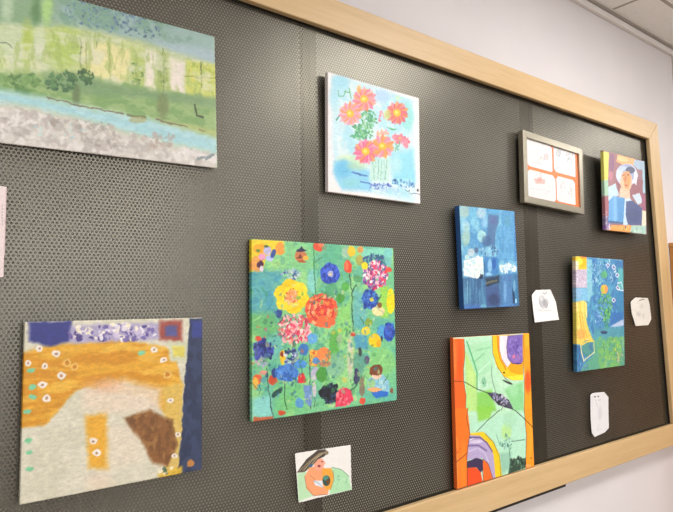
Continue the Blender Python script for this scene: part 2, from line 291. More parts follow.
PAINT['garden'] = [
  ('w','6fbf8e',0.8,45,60,0.5,[]),
  ('w','9fd884',0.7,40,70,0.55,[]),
  ('w','58b0a0',0.7,50,40,0.6,[]),
  ('d',['5cae86','8ad08c','4c9a94','a8d884','3c8c80','74c4a4','6cb464'],0.45,7.47,700,-94.6,50.3,190.7,-1.8,-2.2,-198.8),
  ('p','e8cf28',1,0.5,[-210.6,186.3,-123.5,187.1,-121.2,161.8,-168.2,147.3,-178.0,122.3,-210.9,115.5]),
  ('e','f5ac20',1,0.5,-184.9,167.2,16.6,0.8,-0.1,-10.3),
  ('e','f79a3c',1,0.5,-133.7,169.7,11.0,0.5,-0.1,-13.5),
  ('e','e8a050',1,0.5,-192.1,134.2,14.1,0.4,-0.1,-16.3),
  ('p','58a8b4',0.85,9,[-206.2,115.6,-129.1,121.5,-131.9,94.3,-149.2,85.8,-140.8,27.9,-206.5,31.3]),
  ('w','3c90b0',0.6,20,12,0.55,[-206.2,115.6,-129.1,121.5,-140.8,27.9,-206.5,31.3]),
  ('p','62b06a',0.8,10,[-211.1,33.4,-144.7,32.1,-140.2,-17.3,-211.3,-14.3]),
  ('p','82cc8a',0.8,9,[-121.0,180.9,-50.4,184.6,-48.5,125.7,-121.6,119.6]),
  ('e','b9b4dc',1,0.5,-165.7,164.0,9.7,0.4,-0.1,-8.3),
  ('e','e49ac0',1,0.5,-178.8,149.8,9.6,0.4,-0.0,-8.2),
  ('e','b8c0f0',1,0.5,-159.5,148.5,9.7,0.4,-0.1,-7.5),
  ('e','34509a',1,0.5,-150.6,158.4,6.0,-1.6,-4.1,-9.6),
  ('e','3f6a3a',1,0.5,-168.1,172.2,5.8,0.3,-0.0,-3.3),
  ('e','5c8a2c',1,0.5,-187.3,163.8,5.7,0.3,-0.0,-3.3),
  ('e','4a1440',1,0.5,-183.6,133.6,8.1,0.3,-0.0,-7.4),
  ('e','dcd0e0',1,0.5,-180.3,125.6,4.8,0.1,-0.0,-5.7),
  ('e','c8784c',1,0.5,-80.1,155.8,15.8,0.6,-0.1,-12.1),
  ('p','28284e',1,0.5,[-92.0,164.8,-78.2,178.4,-64.6,166.9]),
  ('e','7a2c20',1,0.5,-80.1,156.7,4.2,0.2,-0.0,-3.5),
  ('s','5a2c24',1,2.4,[-92.1,152.4,-67.9,153.3]),
  ('e','f0b43c',1,0.5,-65.8,152.1,7.5,0.3,-0.0,-3.5),
  ('e','b45a30',1,0.5,-77.6,144.3,11.6,0.4,-0.0,-3.4),
  ('e','86d2d0',0.8,3,-48.9,101.7,13.5,0.2,-0.4,-26.1),
  ('s','37864a',1,2.92,[-43.9,182.8,-42.5,130.2,-40.1,69.2]),
  ('s','4a7a50',1,2.5,[-40.1,143.4,-12.2,162.1]),
  ('e','df4e2c',1,0.5,-25.9,179.3,18.8,0.9,-0.2,-10.6),
  ('e','f07850',1,0.5,-23.0,183.8,10.0,0.5,-0.1,-4.4),
  ('d',['5a88b0','c8d4dc','3f5a90','8ab0c0'],0.9,3.26,60,-106.4,113.6,28.1,0.6,-0.1,-11.9),
  ('e','2a4a8c',1,0.5,-137.4,29.9,7.9,-0.2,-0.1,-8.3),
  ('e','f6d41a',1,0.5,-81.2,59.8,23.0,-0.1,-0.2,-17.0),
  ('e','f2ca10',1,0.5,-100.3,46.4,22.5,-0.3,-0.2,-16.8),
  ('e','fadc2c',1,0.5,-123.1,53.7,22.1,-0.2,-0.2,-16.7),
  ('e','f6d41a',1,0.5,-127.1,74.3,22.0,0.0,-0.2,-16.7),
  ('e','f2ca10',1,0.5,-108.4,87.9,22.4,0.2,-0.2,-16.9),
  ('e','fadc2c',1,0.5,-85.3,80.8,22.9,0.1,-0.2,-17.0),
  ('e','f8d820',1,0.5,-104.4,67.1,25.5,-0.0,-0.2,-21.1),
  ('e','f2a060',1,0.5,-105.4,67.1,15.3,-0.0,-0.1,-13.5),
  ('d',['e04848','f6d070','f4b0a0','d86a20'],0.9,2.32,40,-104.4,67.1,20.4,-0.0,-0.2,-16.9),
  ('e','ea5634',1,0.5,-22.6,36.4,46.2,-0.7,-0.6,-37.5),
  ('d',['f07a3c','dc4034','f59a50','e84c40','f8b080'],0.9,5.39,90,-22.6,36.4,42.9,-0.7,-0.6,-34.9),
  ('s','c43034',1,2.87,[10.9,35.9,6.5,23.3,-5.0,14.0,-20.7,10.3,-36.6,13.0,-49.0,21.4,-54.9,33.3,-53.0,46.0,-43.7,56.4,-29.2,62.1,-12.8,61.5,1.3,54.7]),
  ('s','f79a5a',1,2.89,[0.7,36.1,-2.3,27.3,-10.3,20.7,-21.3,18.1,-32.5,20.0,-41.1,25.8,-45.3,34.2,-44.0,43.1,-37.4,50.4,-27.2,54.4,-15.8,54.0,-5.9,49.2]),
  ('s','d4383a',1,2.91,[-9.3,36.2,-11.1,31.2,-15.6,27.5,-21.9,26.0,-28.3,27.0,-33.2,30.4,-35.6,35.2,-34.9,40.3,-31.1,44.5,-25.2,46.7,-18.7,46.4,-13.1,43.7]),
  ('d',['f0a0b0','e0506c','f4d8d4','d04060','f07860','f4b8b4','c83858'],1,4.17,260,-97.5,-4.4,42.0,-1.5,-0.4,-32.7),
  ('e','5cb48c',0.8,3,7.3,169.7,28.5,1.3,-0.5,-27.0),
  ('e','a8c8b0',0.8,3,47.9,169.2,11.8,0.5,-0.3,-13.7),
  ('p','84d4bc',0.9,2,[99.4,180.9,199.4,185.7,198.8,166.1,98.9,157.4]),
  ('e','2a48b8',1,0.5,1.8,118.9,28.3,0.6,-0.4,-24.1),
  ('d',['3a5cd0','1c389c','4a6cdc'],0.9,4.52,60,1.8,118.9,26.0,0.6,-0.4,-22.3),
  ('e','a8b0e0',1,0.5,3.0,118.1,9.1,0.2,-0.1,-7.1),
  ('e','f0d890',1,0.5,2.9,117.2,4.0,0.1,-0.1,-3.1),
  ('e','4a9c70',0.8,3,5.7,80.3,19.8,0.1,-0.3,-17.8),
  ('e','4a9a40',1,0.5,31.1,62.5,12.7,-0.0,-0.2,-10.8),
  ('e','5ab050',1,0.5,46.2,89.5,11.7,0.1,-0.2,-10.9),
  ('p','8ed270',0.85,8,[19.1,38.0,63.3,60.1,64.4,-25.9,15.1,-23.8]),
  ('p','66b2b8',0.8,8,[68.6,82.9,112.4,78.5,110.3,-4.9,66.5,-8.0]),
  ('s','2c5a44',1,3.12,[58.6,119.3,65.5,78.3,66.2,28.3,68.6,-21.6]),
  ('s','2c5a44',1,2.64,[66.7,78.3,79.1,94.4]),
  ('e','e64a30',1,0.5,54.8,136.1,11.9,0.3,-0.3,-15.1),
  ('e','f47850',1,0.5,51.3,137.4,4.7,0.1,-0.2,-11.0),
  ('e','f0c428',1,0.5,67.0,173.8,12.0,0.5,-0.3,-12.5),
  ('e','d89a50',1,0.5,94.4,178.3,9.2,0.4,-0.2,-9.4),
  ('e','b8a040',0.8,0.5,92.6,152.5,12.3,0.4,-0.3,-13.0),
  ('d',['2f6a8c','3a4a90','285878','5a90a8'],0.9,4.42,110,142.7,152.0,39.7,1.4,-0.5,-17.1),
  ('d',['d86090','f0c0d0','e83c60','f4ecec','a03070','b070b0','6a4c98'],1,4.4,240,141.8,118.7,40.9,0.8,-0.9,-33.2),
  ('e','f0dc20',1,0.5,107.7,140.0,9.9,0.3,-0.2,-9.4),
  ('e','e05040',1,0.5,185.8,131.7,11.9,0.3,-0.2,-6.3),
  ('e','58a068',1,0.5,85.4,108.3,13.4,0.2,-0.2,-9.2),
  ('e','78c8c8',0.7,0.5,185.5,168.0,13.3,0.5,-0.9,-29.1),
  ('e','2c50b0',1,0.5,123.1,59.8,26.3,-0.1,-0.6,-23.3),
  ('d',['3a6cc4','1c3c90','4a84cc'],0.9,4.87,70,123.1,59.8,26.3,-0.1,-0.6,-23.3),
  ('e','c8c850',1,0.5,127.5,59.8,7.6,-0.0,-0.1,-5.6),
  ('p','9cd850',0.9,3,[157.0,88.1,183.3,93.1,182.3,16.6,155.0,17.2]),
  ('e','ecdca0',1,0.5,149.0,31.4,20.5,-0.3,-0.3,-11.8),
  ('e','8a5a30',1,0.5,153.3,46.5,9.0,-0.1,-0.2,-7.5),
  ('e','f4da18',1,0.5,191.4,54.7,13.9,-0.1,-1.0,-31.7),
  ('e','88a840',1,0.5,116.7,4.2,12.4,-0.4,-0.3,-10.2),
  ('e','f4d020',1,0.5,106.9,-14.9,13.5,-0.5,-0.2,-9.2),
  ('e','2850b0',1,0.5,183.3,-14.4,18.4,-0.6,-0.5,-16.1),
  ('d',['3a6cd0','183c90'],0.9,3.91,40,183.3,-14.4,18.4,-0.6,-0.5,-16.1),
  ('e','68b8b0',0.8,4,-147.7,-37.9,19.5,-1.0,-0.2,-28.5),
  ('d',['22307a','3a4aa8','1a2460','5058b0'],1,5.66,90,-176.5,-44.4,23.6,-1.3,-0.1,-20.8),
  ('e','d84c30',1,0.5,-189.1,-19.7,8.4,-0.4,-0.0,-6.0),
  ('d',['a8a8c8','c89ab0','70a888'],0.9,3.47,25,-179.0,-70.2,16.5,-1.1,-0.0,-8.0),
  ('p','88d2ce',0.9,5,[-202.6,-139.3,-160.5,-139.7,-155.0,-181.4,-202.7,-178.2]),
  ('e','e06038',1,0.5,-190.9,-102.3,11.1,-1.0,-0.0,-10.3),
  ('e','e0b040',1,0.5,-195.6,-110.5,6.5,-0.6,-0.1,-11.8),
  ('e','5aa49c',1,0.5,-175.5,-104.4,6.6,-0.6,-0.0,-7.2),
  ('e','d89080',1,0.5,-178.2,-90.2,9.4,-0.7,-0.0,-4.8),
  ('e','c84828',1,0.5,-154.5,-107.0,9.6,-0.8,-0.1,-9.6),
  ('e','24407c',1,0.5,-150.5,-92.4,6.8,-0.5,-0.1,-10.5),
  ('p','74c67c',0.8,9,[-145.9,-115.0,-75.7,-121.3,-71.2,-180.0,-151.2,-178.6]),
  ('s','2f4a50',1,2.18,[-168.7,-81.0,-164.2,-125.3,-155.0,-182.2]),
  ('e','1f4a44',1,0.5,-145.0,-134.4,12.3,6.7,3.8,-4.5),
  ('e','e8c020',1,0.5,-129.7,-61.4,7.4,-0.5,-0.1,-14.7),
  ('e','8a2c20',1,0.5,-130.7,-55.2,4.0,-0.2,-0.1,-5.7),
  ('d',['28407c','8098c8','d0d4e0','1c2c60'],0.9,3.66,80,-105.7,-61.6,18.2,-1.1,-0.2,-17.4),
  ('e','3c74c4',1,0.5,-118.6,-94.9,30.9,-2.4,-0.2,-18.0),
  ('d',['4a84d4','2c60b0','5a94dc'],0.9,4.52,60,-118.6,-94.9,29.9,-2.4,-0.2,-17.2),
  ('e','3a76bc',1,0.5,-74.7,-48.0,13.6,-0.8,-0.2,-12.6),
  ('e','4a90d4',1,0.5,-81.9,-79.9,15.5,-1.1,-0.1,-9.2),
  ('e','60a8dc',1,0.5,-50.7,-25.9,13.4,-0.6,-0.2,-12.0),
  ('e','dc3038',1,0.5,-80.6,-105.0,7.7,-0.6,-0.1,-8.3),
  ('p','dc3038',1,0.5,[-89.9,-104.3,-71.3,-105.8,-69.4,-121.0,-93.1,-118.9]),
  ('s','28503a',1,2.24,[-123.8,-112.9,-124.2,-153.6,-117.9,-170.5]),
  ('s','3a3a48',1,2.35,[-59.1,-59.5,-57.9,-122.9,-57.6,-177.4]),
  ('s','40404c',1,1.89,[-49.4,-119.4,-45.9,-174.6]),
  ('p','e4ac40',1,0.5,[-59.0,-51.0,-36.6,-52.3,-37.1,-88.6,-58.4,-84.9]),
  ('d',['c84838','f0d060','e07a30'],0.9,3.34,30,-47.6,-68.7,13.9,-0.9,-0.3,-18.7),
  ('e','5a8ac8',1,0.5,-40.1,-74.3,10.8,-0.7,-0.1,-7.7),
  ('p','6a86d4',0.85,2,[-76.8,-125.4,-53.7,-127.5,-54.4,-173.6,-70.0,-163.5]),
  ('e','5494d4',0.9,0.5,-86.5,-161.7,11.3,-1.2,-0.1,-10.7),
  ('e','b0b0c8',1,0.5,-43.8,-103.0,11.8,-0.9,-0.2,-14.4),
  ('e','c8c4cc',1,0.5,-47.0,-136.6,5.3,-0.5,-0.2,-16.9),
  ('p','b8603c',1,0.5,[-202.7,-177.9,-155.0,-180.6,-153.6,-187.1,-202.8,-189.9]),
  ('e','c84c28',1,0.5,-132.7,-176.8,9.8,-1.2,-0.0,-4.8),
  ('e','1a2430',1,0.5,-25.6,-147.1,9.8,-1.0,-0.2,-9.4),
  ('e','58aa48',0.9,2,11.9,-43.8,14.7,-0.8,-0.7,-35.1),
  ('e','94b888',1,0.5,26.4,-31.2,8.0,-0.4,-0.2,-11.5),
  ('e','80b898',0.8,4,13.9,-87.7,28.2,-2.0,-0.5,-26.2),
  ('e','4a9840',1,0.5,-25.3,-106.3,16.3,-1.3,-0.3,-17.1),
  ('e','f48848',1,0.5,-19.1,-62.9,20.8,-1.3,-0.3,-15.5),
  ('e','c87058',0.8,0.5,-16.7,-83.3,16.5,-1.2,-0.1,-6.5),
  ('e','ee6a3c',1,0.5,-12.4,9.7,27.7,-0.8,-0.2,-13.1),
  ('e','cfc8b8',0.85,3,57.4,-72.9,8.8,-0.6,-1.1,-49.0),
  ('e','58988c',0.8,3,83.8,-88.1,18.0,-1.2,-0.7,-31.5),
  ('p','4a98bc',0.9,3,[70.4,-24.2,110.0,-16.7,112.0,-58.1,72.6,-55.9]),
  ('e','4c9cd8',0.9,0.5,160.4,-18.5,19.3,-0.7,-0.5,-16.9),
  ('e','2850b4',1,0.5,183.2,-20.3,18.4,-0.7,-0.7,-23.7),
  ('d',['3a6cd0','183c90','4a58b8'],0.9,3.91,50,183.2,-20.3,17.1,-0.6,-0.7,-22.7),
  ('e','f4c818',1,0.5,135.6,-38.5,19.5,-0.9,-0.5,-16.7),
  ('e','e8a818',1,0.5,146.8,-46.0,7.6,-0.4,-0.3,-9.3),
  ('e','ead440',1,0.5,105.1,-16.5,12.3,-0.5,-0.2,-8.3),
  ('e','c84838',1,0.5,67.5,-20.5,8.3,-0.3,-0.1,-5.4),
  ('e','283040',1,0.5,158.7,-34.9,3.2,-0.1,-0.2,-7.5),
  ('e','84ca7c',0.9,5,158.4,-88.6,44.8,-3.0,-0.9,-32.5),
  ('e','3c3c60',1,0.5,75.9,-119.0,9.5,-0.8,-0.4,-18.8),
  ('e','3a4848',1,0.5,87.4,-63.5,6.0,-0.4,-0.2,-10.0),
  ('e','605878',1,0.5,108.3,-83.0,8.6,-0.6,-0.2,-9.1),
  ('d',['141c28','22304a','0c1018','304060'],1,6.35,90,-2.9,-149.1,27.7,-2.8,-0.4,-20.6),
  ('p','e04060',1,0.5,[9.3,-181.0,19.5,-150.0,38.5,-140.5,59.9,-147.8,65.2,-172.3,46.4,-180.4]),
  ('d',['f05a70','d83050','f48a90'],0.9,4.51,40,38.1,-162.0,24.1,-2.5,-0.4,-19.2),
  ('e','8a6a58',0.8,0.5,91.6,-142.8,8.4,-0.8,-0.5,-22.4),
  ('e','d85038',1,0.5,92.6,-176.5,9.6,-1.0,-0.2,-8.9),
  ('p','8cc4d8',1,0.5,[108.4,-128.5,125.9,-122.2,157.5,-120.2,177.6,-137.7,180.7,-166.0,137.3,-161.7,109.6,-153.5]),
  ('d',['a8d4dc','70b0d0','b8dcd0'],0.9,4.33,20,150.4,-143.6,25.4,-2.3,-0.5,-16.6),
  ('e','98c478',0.8,0.5,122.3,-138.8,12.4,-1.1,-0.3,-10.9),
  ('e','f4cab0',1,0.5,138.4,-121.4,15.1,-1.2,-0.2,-8.3),
  ('e','7a4428',1,0.5,137.5,-108.4,21.4,-1.6,-0.4,-12.9),
  ('e','7a4428',1,0.5,121.1,-114.5,6.2,-0.5,-0.2,-6.4),
  ('e','f0aa6c',1,0.5,130.0,-154.6,22.4,-2.2,-0.1,-5.0),
  ('p','2f70cc',1,0.5,[121.2,-158.3,176.9,-162.8,172.6,-175.4,136.9,-174.5,125.9,-167.8]),
  ('e','8a5a40',1,0.5,187.3,-162.0,5.2,-0.5,-0.2,-5.6),
  ('d',['3f8a60','4a88a0','d8e0a0','4c9c58','3c7c80','c8d8b0'],0.5,4.86,150,-24.7,-45.9,185.9,-9.9,-2.4,-146.7),
  ('d',['24406c','3a6cb0','3c7a58','d06a48','5a94c8'],0.6,4.46,60,-143.8,-64.0,68.3,-4.4,-0.8,-97.6),
  ('d',['4c8a5c','b8d890','3c6a68','e8c040','90c890'],0.5,5.09,60,48.2,-76.5,70.0,-4.5,-1.9,-88.8),
  ('s','2f7a4c',0.65,1.53,[-121.8,59.0,-120.9,64.1,-124.0,69.2]),
  ('s','3c9a5c',0.65,1.94,[-62.0,-142.0,-53.7,-134.8,-49.7,-127.1]),
  ('s','8ed06c',0.65,2.01,[-6.2,14.1,-7.5,18.4,-13.2,22.8]),
  ('s','24564c',0.65,2.18,[161.1,-140.1,171.7,-132.0,177.1,-123.3]),
  ('s','b4e08c',0.65,3.43,[-95.8,-68.7,-88.7,-60.1,-85.7,-51.2]),
  ('s','3a8a88',0.65,1.7,[-175.8,-58.5,-171.3,-51.9,-170.5,-45.0]),
  ('s','2f7a4c',0.65,2.83,[-30.8,62.0,-19.3,69.4,-12.0,76.8]),
  ('s','3c9a5c',0.65,3.32,[-100.1,-136.0,-96.4,-126.5,-96.7,-116.6]),
  ('s','8ed06c',0.65,1.87,[-18.2,-20.3,-14.2,-13.2,-14.6,-5.9]),
  ('s','24564c',0.65,2.81,[-98.1,-113.2,-100.0,-110.0,-106.0,-106.5]),
  ('s','b4e08c',0.65,3.67,[-106.5,-45.7,-104.8,-39.4,-107.2,-32.9]),
  ('s','3a8a88',0.65,1.97,[-137.2,-15.1,-140.2,-7.8,-147.1,-0.5]),
  ('s','2f7a4c',0.65,3.5,[-78.9,-98.9,-79.8,-91.3,-84.9,-83.5]),
  ('s','3c9a5c',0.65,2.69,[-170.1,69.1,-173.2,77.1,-180.0,85.1]),
  ('s','8ed06c',0.65,1.46,[-121.8,3.9,-124.5,10.0,-131.2,16.2]),
  ('s','24564c',0.65,4.01,[57.8,-148.2,69.6,-142.7,76.8,-136.7]),
  ('s','b4e08c',0.65,2.2,[-198.9,16.1,-189.3,21.9,-183.3,27.8]),
  ('s','3a8a88',0.65,2.19,[170.2,-84.4,178.2,-79.1,180.9,-73.5]),
  ('s','2f7a4c',0.65,2.26,[-42.7,50.2,-43.3,61.0,-48.2,71.7]),
  ('s','3c9a5c',0.65,2.08,[-201.7,73.0,-205.7,80.5,-213.3,88.0]),
  ('s','8ed06c',0.65,1.89,[-101.7,60.4,-93.0,64.9,-88.4,69.5]),
  ('s','24564c',0.65,1.64,[-184.6,70.6,-188.2,77.6,-195.5,84.5]),
  ('s','b4e08c',0.65,1.56,[-191.4,-30.9,-194.8,-21.4,-201.9,-11.8]),
  ('s','3a8a88',0.65,2.63,[-11.3,-111.0,-11.2,-100.0,-15.6,-88.7]),
  ('s','2f7a4c',0.65,1.93,[-120.4,-15.2,-124.5,-10.4,-132.6,-5.5]),
  ('s','3c9a5c',0.65,2.31,[143.4,-139.1,146.0,-134.5,143.6,-129.4]),
  ('s','8ed06c',0.65,1.7,[-119.7,33.6,-123.2,42.4,-130.7,51.4]),
  ('s','24564c',0.65,2.16,[-188.4,-131.8,-185.0,-122.0,-185.4,-111.8]),
  ('s','b4e08c',0.65,3.0,[150.1,-92.1,159.9,-83.9,164.7,-75.4]),
  ('s','3a8a88',0.65,3.38,[-173.2,33.8,-163.9,41.4,-158.4,49.2]),
  ('s','2f7a4c',0.65,3.3,[-85.9,-76.6,-78.3,-69.8,-74.9,-62.7]),
  ('s','3c9a5c',0.65,3.74,[-11.3,-81.2,-6.4,-75.7,-5.9,-69.9]),
  ('s','8ed06c',0.65,3.6,[180.9,65.4,196.4,73.4,206.8,81.6]),
  ('s','24564c',0.65,2.7,[-190.6,-124.9,-196.1,-116.5,-205.1,-107.8]),
  ('s','b4e08c',0.65,2.95,[-184.3,44.3,-180.2,51.7,-179.9,59.3]),
  ('s','3a8a88',0.65,1.69,[166.0,25.7,156.3,33.2,141.6,40.7]),
  ('s','2f7a4c',0.65,4.08,[142.8,54.1,153.2,63.1,158.6,72.1]),
  ('s','3c9a5c',0.65,2.27,[-3.2,-138.0,-6.7,-130.0,-14.6,-121.6]),
  ('s','8ed06c',0.65,1.7,[144.9,-123.8,147.1,-115.5,144.2,-106.8]),
  ('s','24564c',0.65,2.6,[-193.8,-54.7,-192.1,-45.4,-194.2,-35.8]),
  ('s','b4e08c',0.65,1.36,[-157.3,-2.4,-151.2,4.1,-148.9,10.6]),
  ('s','3a8a88',0.65,2.6,[119.9,-136.1,114.7,-129.4,104.6,-122.3]),
  ('s','2f7a4c',0.65,4.15,[100.7,2.2,98.3,9.5,91.1,16.9]),
  ('s','3c9a5c',0.65,2.47,[-172.3,56.6,-167.8,66.2,-167.1,75.9]),
  ('s','8ed06c',0.65,3.52,[-49.3,-128.5,-44.3,-124.8,-43.6,-120.8]),
  ('s','24564c',0.65,3.17,[-136.8,11.3,-130.1,16.8,-127.3,22.4]),
]
PAINT['river'] = [
  ('w','b8cf9c',0.7,50,60,0.45,[]),
  ('p','8fb0b0',0.9,12,[-216.8,165.2,-9.1,179.9,210.5,146.7,208.9,77.7,71.5,76.1,-41.8,89.6,-130.9,79.3,-216.3,59.7]),
  ('w','6f9a80',0.7,26,30,0.5,[-216.8,165.2,-9.1,179.9,210.5,146.7,71.5,76.1,-41.8,89.6,-216.3,59.7]),
  ('p','86a878',0.7,14,[-216.6,128.8,-102.1,151.6,-96.4,82.0,-216.3,50.7]),
  ('e','b0dc80',0.8,4,-113.8,106.3,8.1,2.2,-0.1,-28.9),
  ('e','4e7c48',0.7,4,-130.9,98.3,6.8,1.9,-0.0,-31.7),
  ('e','b8d0b0',0.8,4,-174.8,92.3,8.5,2.4,0.0,-24.7),
  ('d',['4a6a94','5a80a8','7090a0','485a80','88a8b8'],0.7,1.99,200,-16.1,119.9,69.6,3.3,-5.9,-29.5),
  ('d',['50708c','6a8ca0','405a78'],0.7,2.79,60,44.0,118.6,45.4,-5.0,-8.6,-25.3),
  ('p','a8c0cc',0.7,8,[79.0,99.2,209.6,108.3,208.7,70.1,145.3,71.2,78.6,70.6]),
  ('p','b8c88c',0.85,6,[-216.3,50.7,-60.4,84.8,43.7,90.5,208.9,77.7,207.0,-5.8,22.1,-10.9,-73.0,-6.3,-215.9,-29.6]),
  ('w','c8d48c',0.6,22,40,0.5,[-216.3,50.7,-60.4,84.8,208.9,77.7,207.0,-5.8,-73.0,-6.3,-215.9,-29.6]),
  ('e','c4d4b0',0.8,6,-169.4,35.2,26.8,6.5,0.0,-30.7),
  ('e','a8c040',0.7,4,-144.9,38.1,7.7,1.9,-0.0,-37.4),
  ('e','d0dcc0',0.7,4,-125.3,42.8,7.9,1.9,-0.0,-31.6),
  ('e','a8c850',0.6,8,-84.7,46.1,29.8,7.1,-0.1,-35.6),
  ('p','e6dfa0',0.9,4,[-55.6,62.9,-10.0,70.6,29.7,66.3,25.6,0.1,-10.7,-0.3,-56.0,3.7]),
  ('p','f0e6da',0.9,8,[58.8,74.5,80.0,74.5,79.0,1.4,55.0,-0.4]),
  ('p','f0e4de',0.9,8,[107.6,70.1,139.1,69.8,137.9,2.4,105.0,3.5]),
  ('p','b0c468',0.8,3,[31.2,73.6,57.4,72.8,55.0,-1.8,30.3,-1.1]),
  ('p','a4b868',0.85,3,[81.5,78.4,106.3,77.0,103.4,-4.0,80.3,-1.2]),
  ('p','c8d260',0.85,3,[140.7,73.9,208.9,77.7,207.0,-2.0,139.4,0.5]),
  ('d',['5a8a3c','7aa04a','3f6c30'],0.7,3.45,26,42.8,20.7,12.4,2.6,-0.3,-27.8),
  ('d',['6a8a48','8aa050'],0.6,3.61,26,93.9,38.4,10.2,2.1,-0.6,-39.4),
  ('d',['8aa838','d8cc50','a8b840'],0.6,3.83,40,171.9,39.9,31.7,6.4,-0.8,-37.3),
  ('s','4a5a30',0.8,1.41,[-49.4,61.1,-48.4,33.3,-49.8,5.0]),
  ('s','4a5a30',0.8,1.46,[-8.7,70.9,-7.7,44.1,-9.2,16.8]),
  ('s','4a5a30',0.8,1.44,[-30.6,69.0,-29.3,64.3,-30.6,58.9]),
  ('s','4a5a30',0.8,1.59,[94.7,85.1,95.4,38.7,93.2,-8.0]),
  ('s','4a5a30',0.8,1.69,[173.5,77.4,174.5,49.7,172.3,21.4]),
  ('s','4a5a30',0.8,1.4,[-59.3,68.6,-58.2,40.9,-59.6,12.7]),
  ('s','4a5a30',0.8,1.52,[39.6,33.9,40.7,13.4,39.1,-7.6]),
  ('s','7a7a30',0.8,1.92,[138.6,40.5,175.9,44.4,208.3,50.3]),
  ('s','4a6050',0.8,1.71,[-185.3,30.8,-174.7,32.1,-166.2,24.3]),
  ('w','d8dcc4',0.6,30,16,0.6,[-216.3,50.7,-60.4,84.8,43.7,90.5,208.9,77.7,207.0,-5.8,22.1,-10.9,-73.0,-6.3,-215.9,-29.6]),
  ('w','9cb460',0.6,8,30,0.62,[-216.3,50.7,-60.4,84.8,208.9,77.7,207.0,-5.8,-73.0,-6.3,-215.9,-29.6]),
  ('p','8cae6c',0.9,8,[-215.9,-26.6,-153.1,-13.4,-60.9,2.7,22.2,-4.0,207.2,5.5,205.3,-77.2,76.6,-60.1,-42.7,-49.4,-131.1,-51.2,-215.8,-50.2]),
  ('w','6e9a58',0.7,24,12,0.5,[-215.9,-26.6,-60.9,2.7,207.2,5.5,205.3,-77.2,-42.7,-49.4,-215.8,-50.2]),
  ('p','74966a',0.8,6,[-119.7,-6.4,-60.9,2.0,15.5,-5.3,207.3,7.8,206.8,-13.4,56.1,-18.3,-48.8,-32.2,-114.1,-30.5]),
  ('d',['3f6a44','5a8a50','345a3c'],0.8,4.29,50,-90.9,-16.4,26.5,5.3,-0.1,-17.9),
  ('d',['3f6a3c','2f5034'],0.8,3.81,30,-54.8,-2.6,18.4,3.8,-0.1,-13.1),
  ('d',['4a7440','6a9450'],0.7,4.63,40,-153.1,-28.8,29.9,6.0,0.0,-13.5),
  ('p','4a7a3a',0.8,3,[-163.9,-37.1,-136.6,-41.1,-142.2,-50.8,-163.9,-49.9]),
  ('e','5a7048',0.8,3,-65.9,-37.3,6.1,1.1,-0.1,-19.4),
  ('e','6a7a48',0.7,4,91.4,-29.5,11.6,2.0,-0.4,-25.5),
  ('s','3a4830',1,3.78,[159.0,-14.2,162.5,-34.1,175.8,-37.9]),
  ('p','b0bc70',0.8,4,[83.8,-55.5,205.7,-58.5,205.3,-77.2,90.8,-68.4]),
  ('p','9cd0de',0.9,8,[-215.8,-49.0,-153.1,-49.1,-73.2,-54.8,8.3,-59.4,76.6,-60.1,205.3,-76.5,204.6,-107.1,69.0,-96.0,-42.9,-78.9,-131.1,-71.1,-215.7,-71.4]),
  ('w','b4dce4',0.6,30,10,0.55,[-215.8,-49.0,-73.2,-54.8,76.6,-60.1,205.3,-76.5,204.6,-107.1,-42.9,-78.9,-215.7,-71.4]),
  ('s','6a5848',0.8,2.5,[-114.1,-49.4,-67.2,-53.7,14.9,-57.0]),
  ('s','6a7040',0.8,5.54,[24.9,-56.7,55.6,-57.2]),
  ('s','6a5c48',0.8,3.34,[78.1,-56.4,142.7,-62.0]),
  ('s','7a6a48',0.7,3.06,[165.8,-62.9,181.5,-63.5]),
  ('e','a8a870',0.7,0.5,41.8,-63.5,16.4,2.6,-0.1,-6.2),
  ('p','cfcac4',0.95,7,[-215.7,-71.4,-131.1,-72.3,-42.9,-80.9,69.0,-98.1,204.5,-109.3,203.6,-147.9,-12.0,-143.5,-215.4,-144.0]),
  ('w','a8a09c',0.6,16,14,0.52,[-215.7,-71.4,-42.9,-80.9,204.5,-109.3,203.6,-147.9,-215.4,-144.0]),
  ('w','e6e2de',0.7,10,12,0.6,[-215.7,-71.4,-42.9,-80.9,204.5,-109.3,203.6,-147.9,-215.4,-144.0]),
  ('d',['a09890','b8b0a8','8f8880'],0.5,4.49,50,-30.6,-99.9,42.4,-5.8,-6.0,-23.7),
  ('d',['a09890','989088'],0.6,3.01,20,-102.7,-88.3,9.2,1.5,-0.0,-6.3),
  ('d',['b4aca8','c0bab4','a49c98'],0.5,4.02,50,-153.1,-99.3,32.5,5.1,0.0,-24.4),
  ('d',['a8988c','b4a8a0'],0.6,4.24,30,83.2,-97.5,35.7,4.9,-0.2,-15.4),
  ('p','e4e0e0',0.8,4,[126.8,-105.9,204.5,-110.8,204.2,-125.7,141.7,-118.4]),
  ('s','7a8a8c',0.9,3.81,[160.7,-123.3,180.4,-116.6,196.5,-107.3]),
  ('s','6c7c84',0.8,4.64,[180.3,-121.0,198.1,-110.1]),
  ('d',['98c8d0','b0d8d8'],0.5,3.11,20,-67.4,-92.4,72.3,10.9,-0.1,-25.7),
]
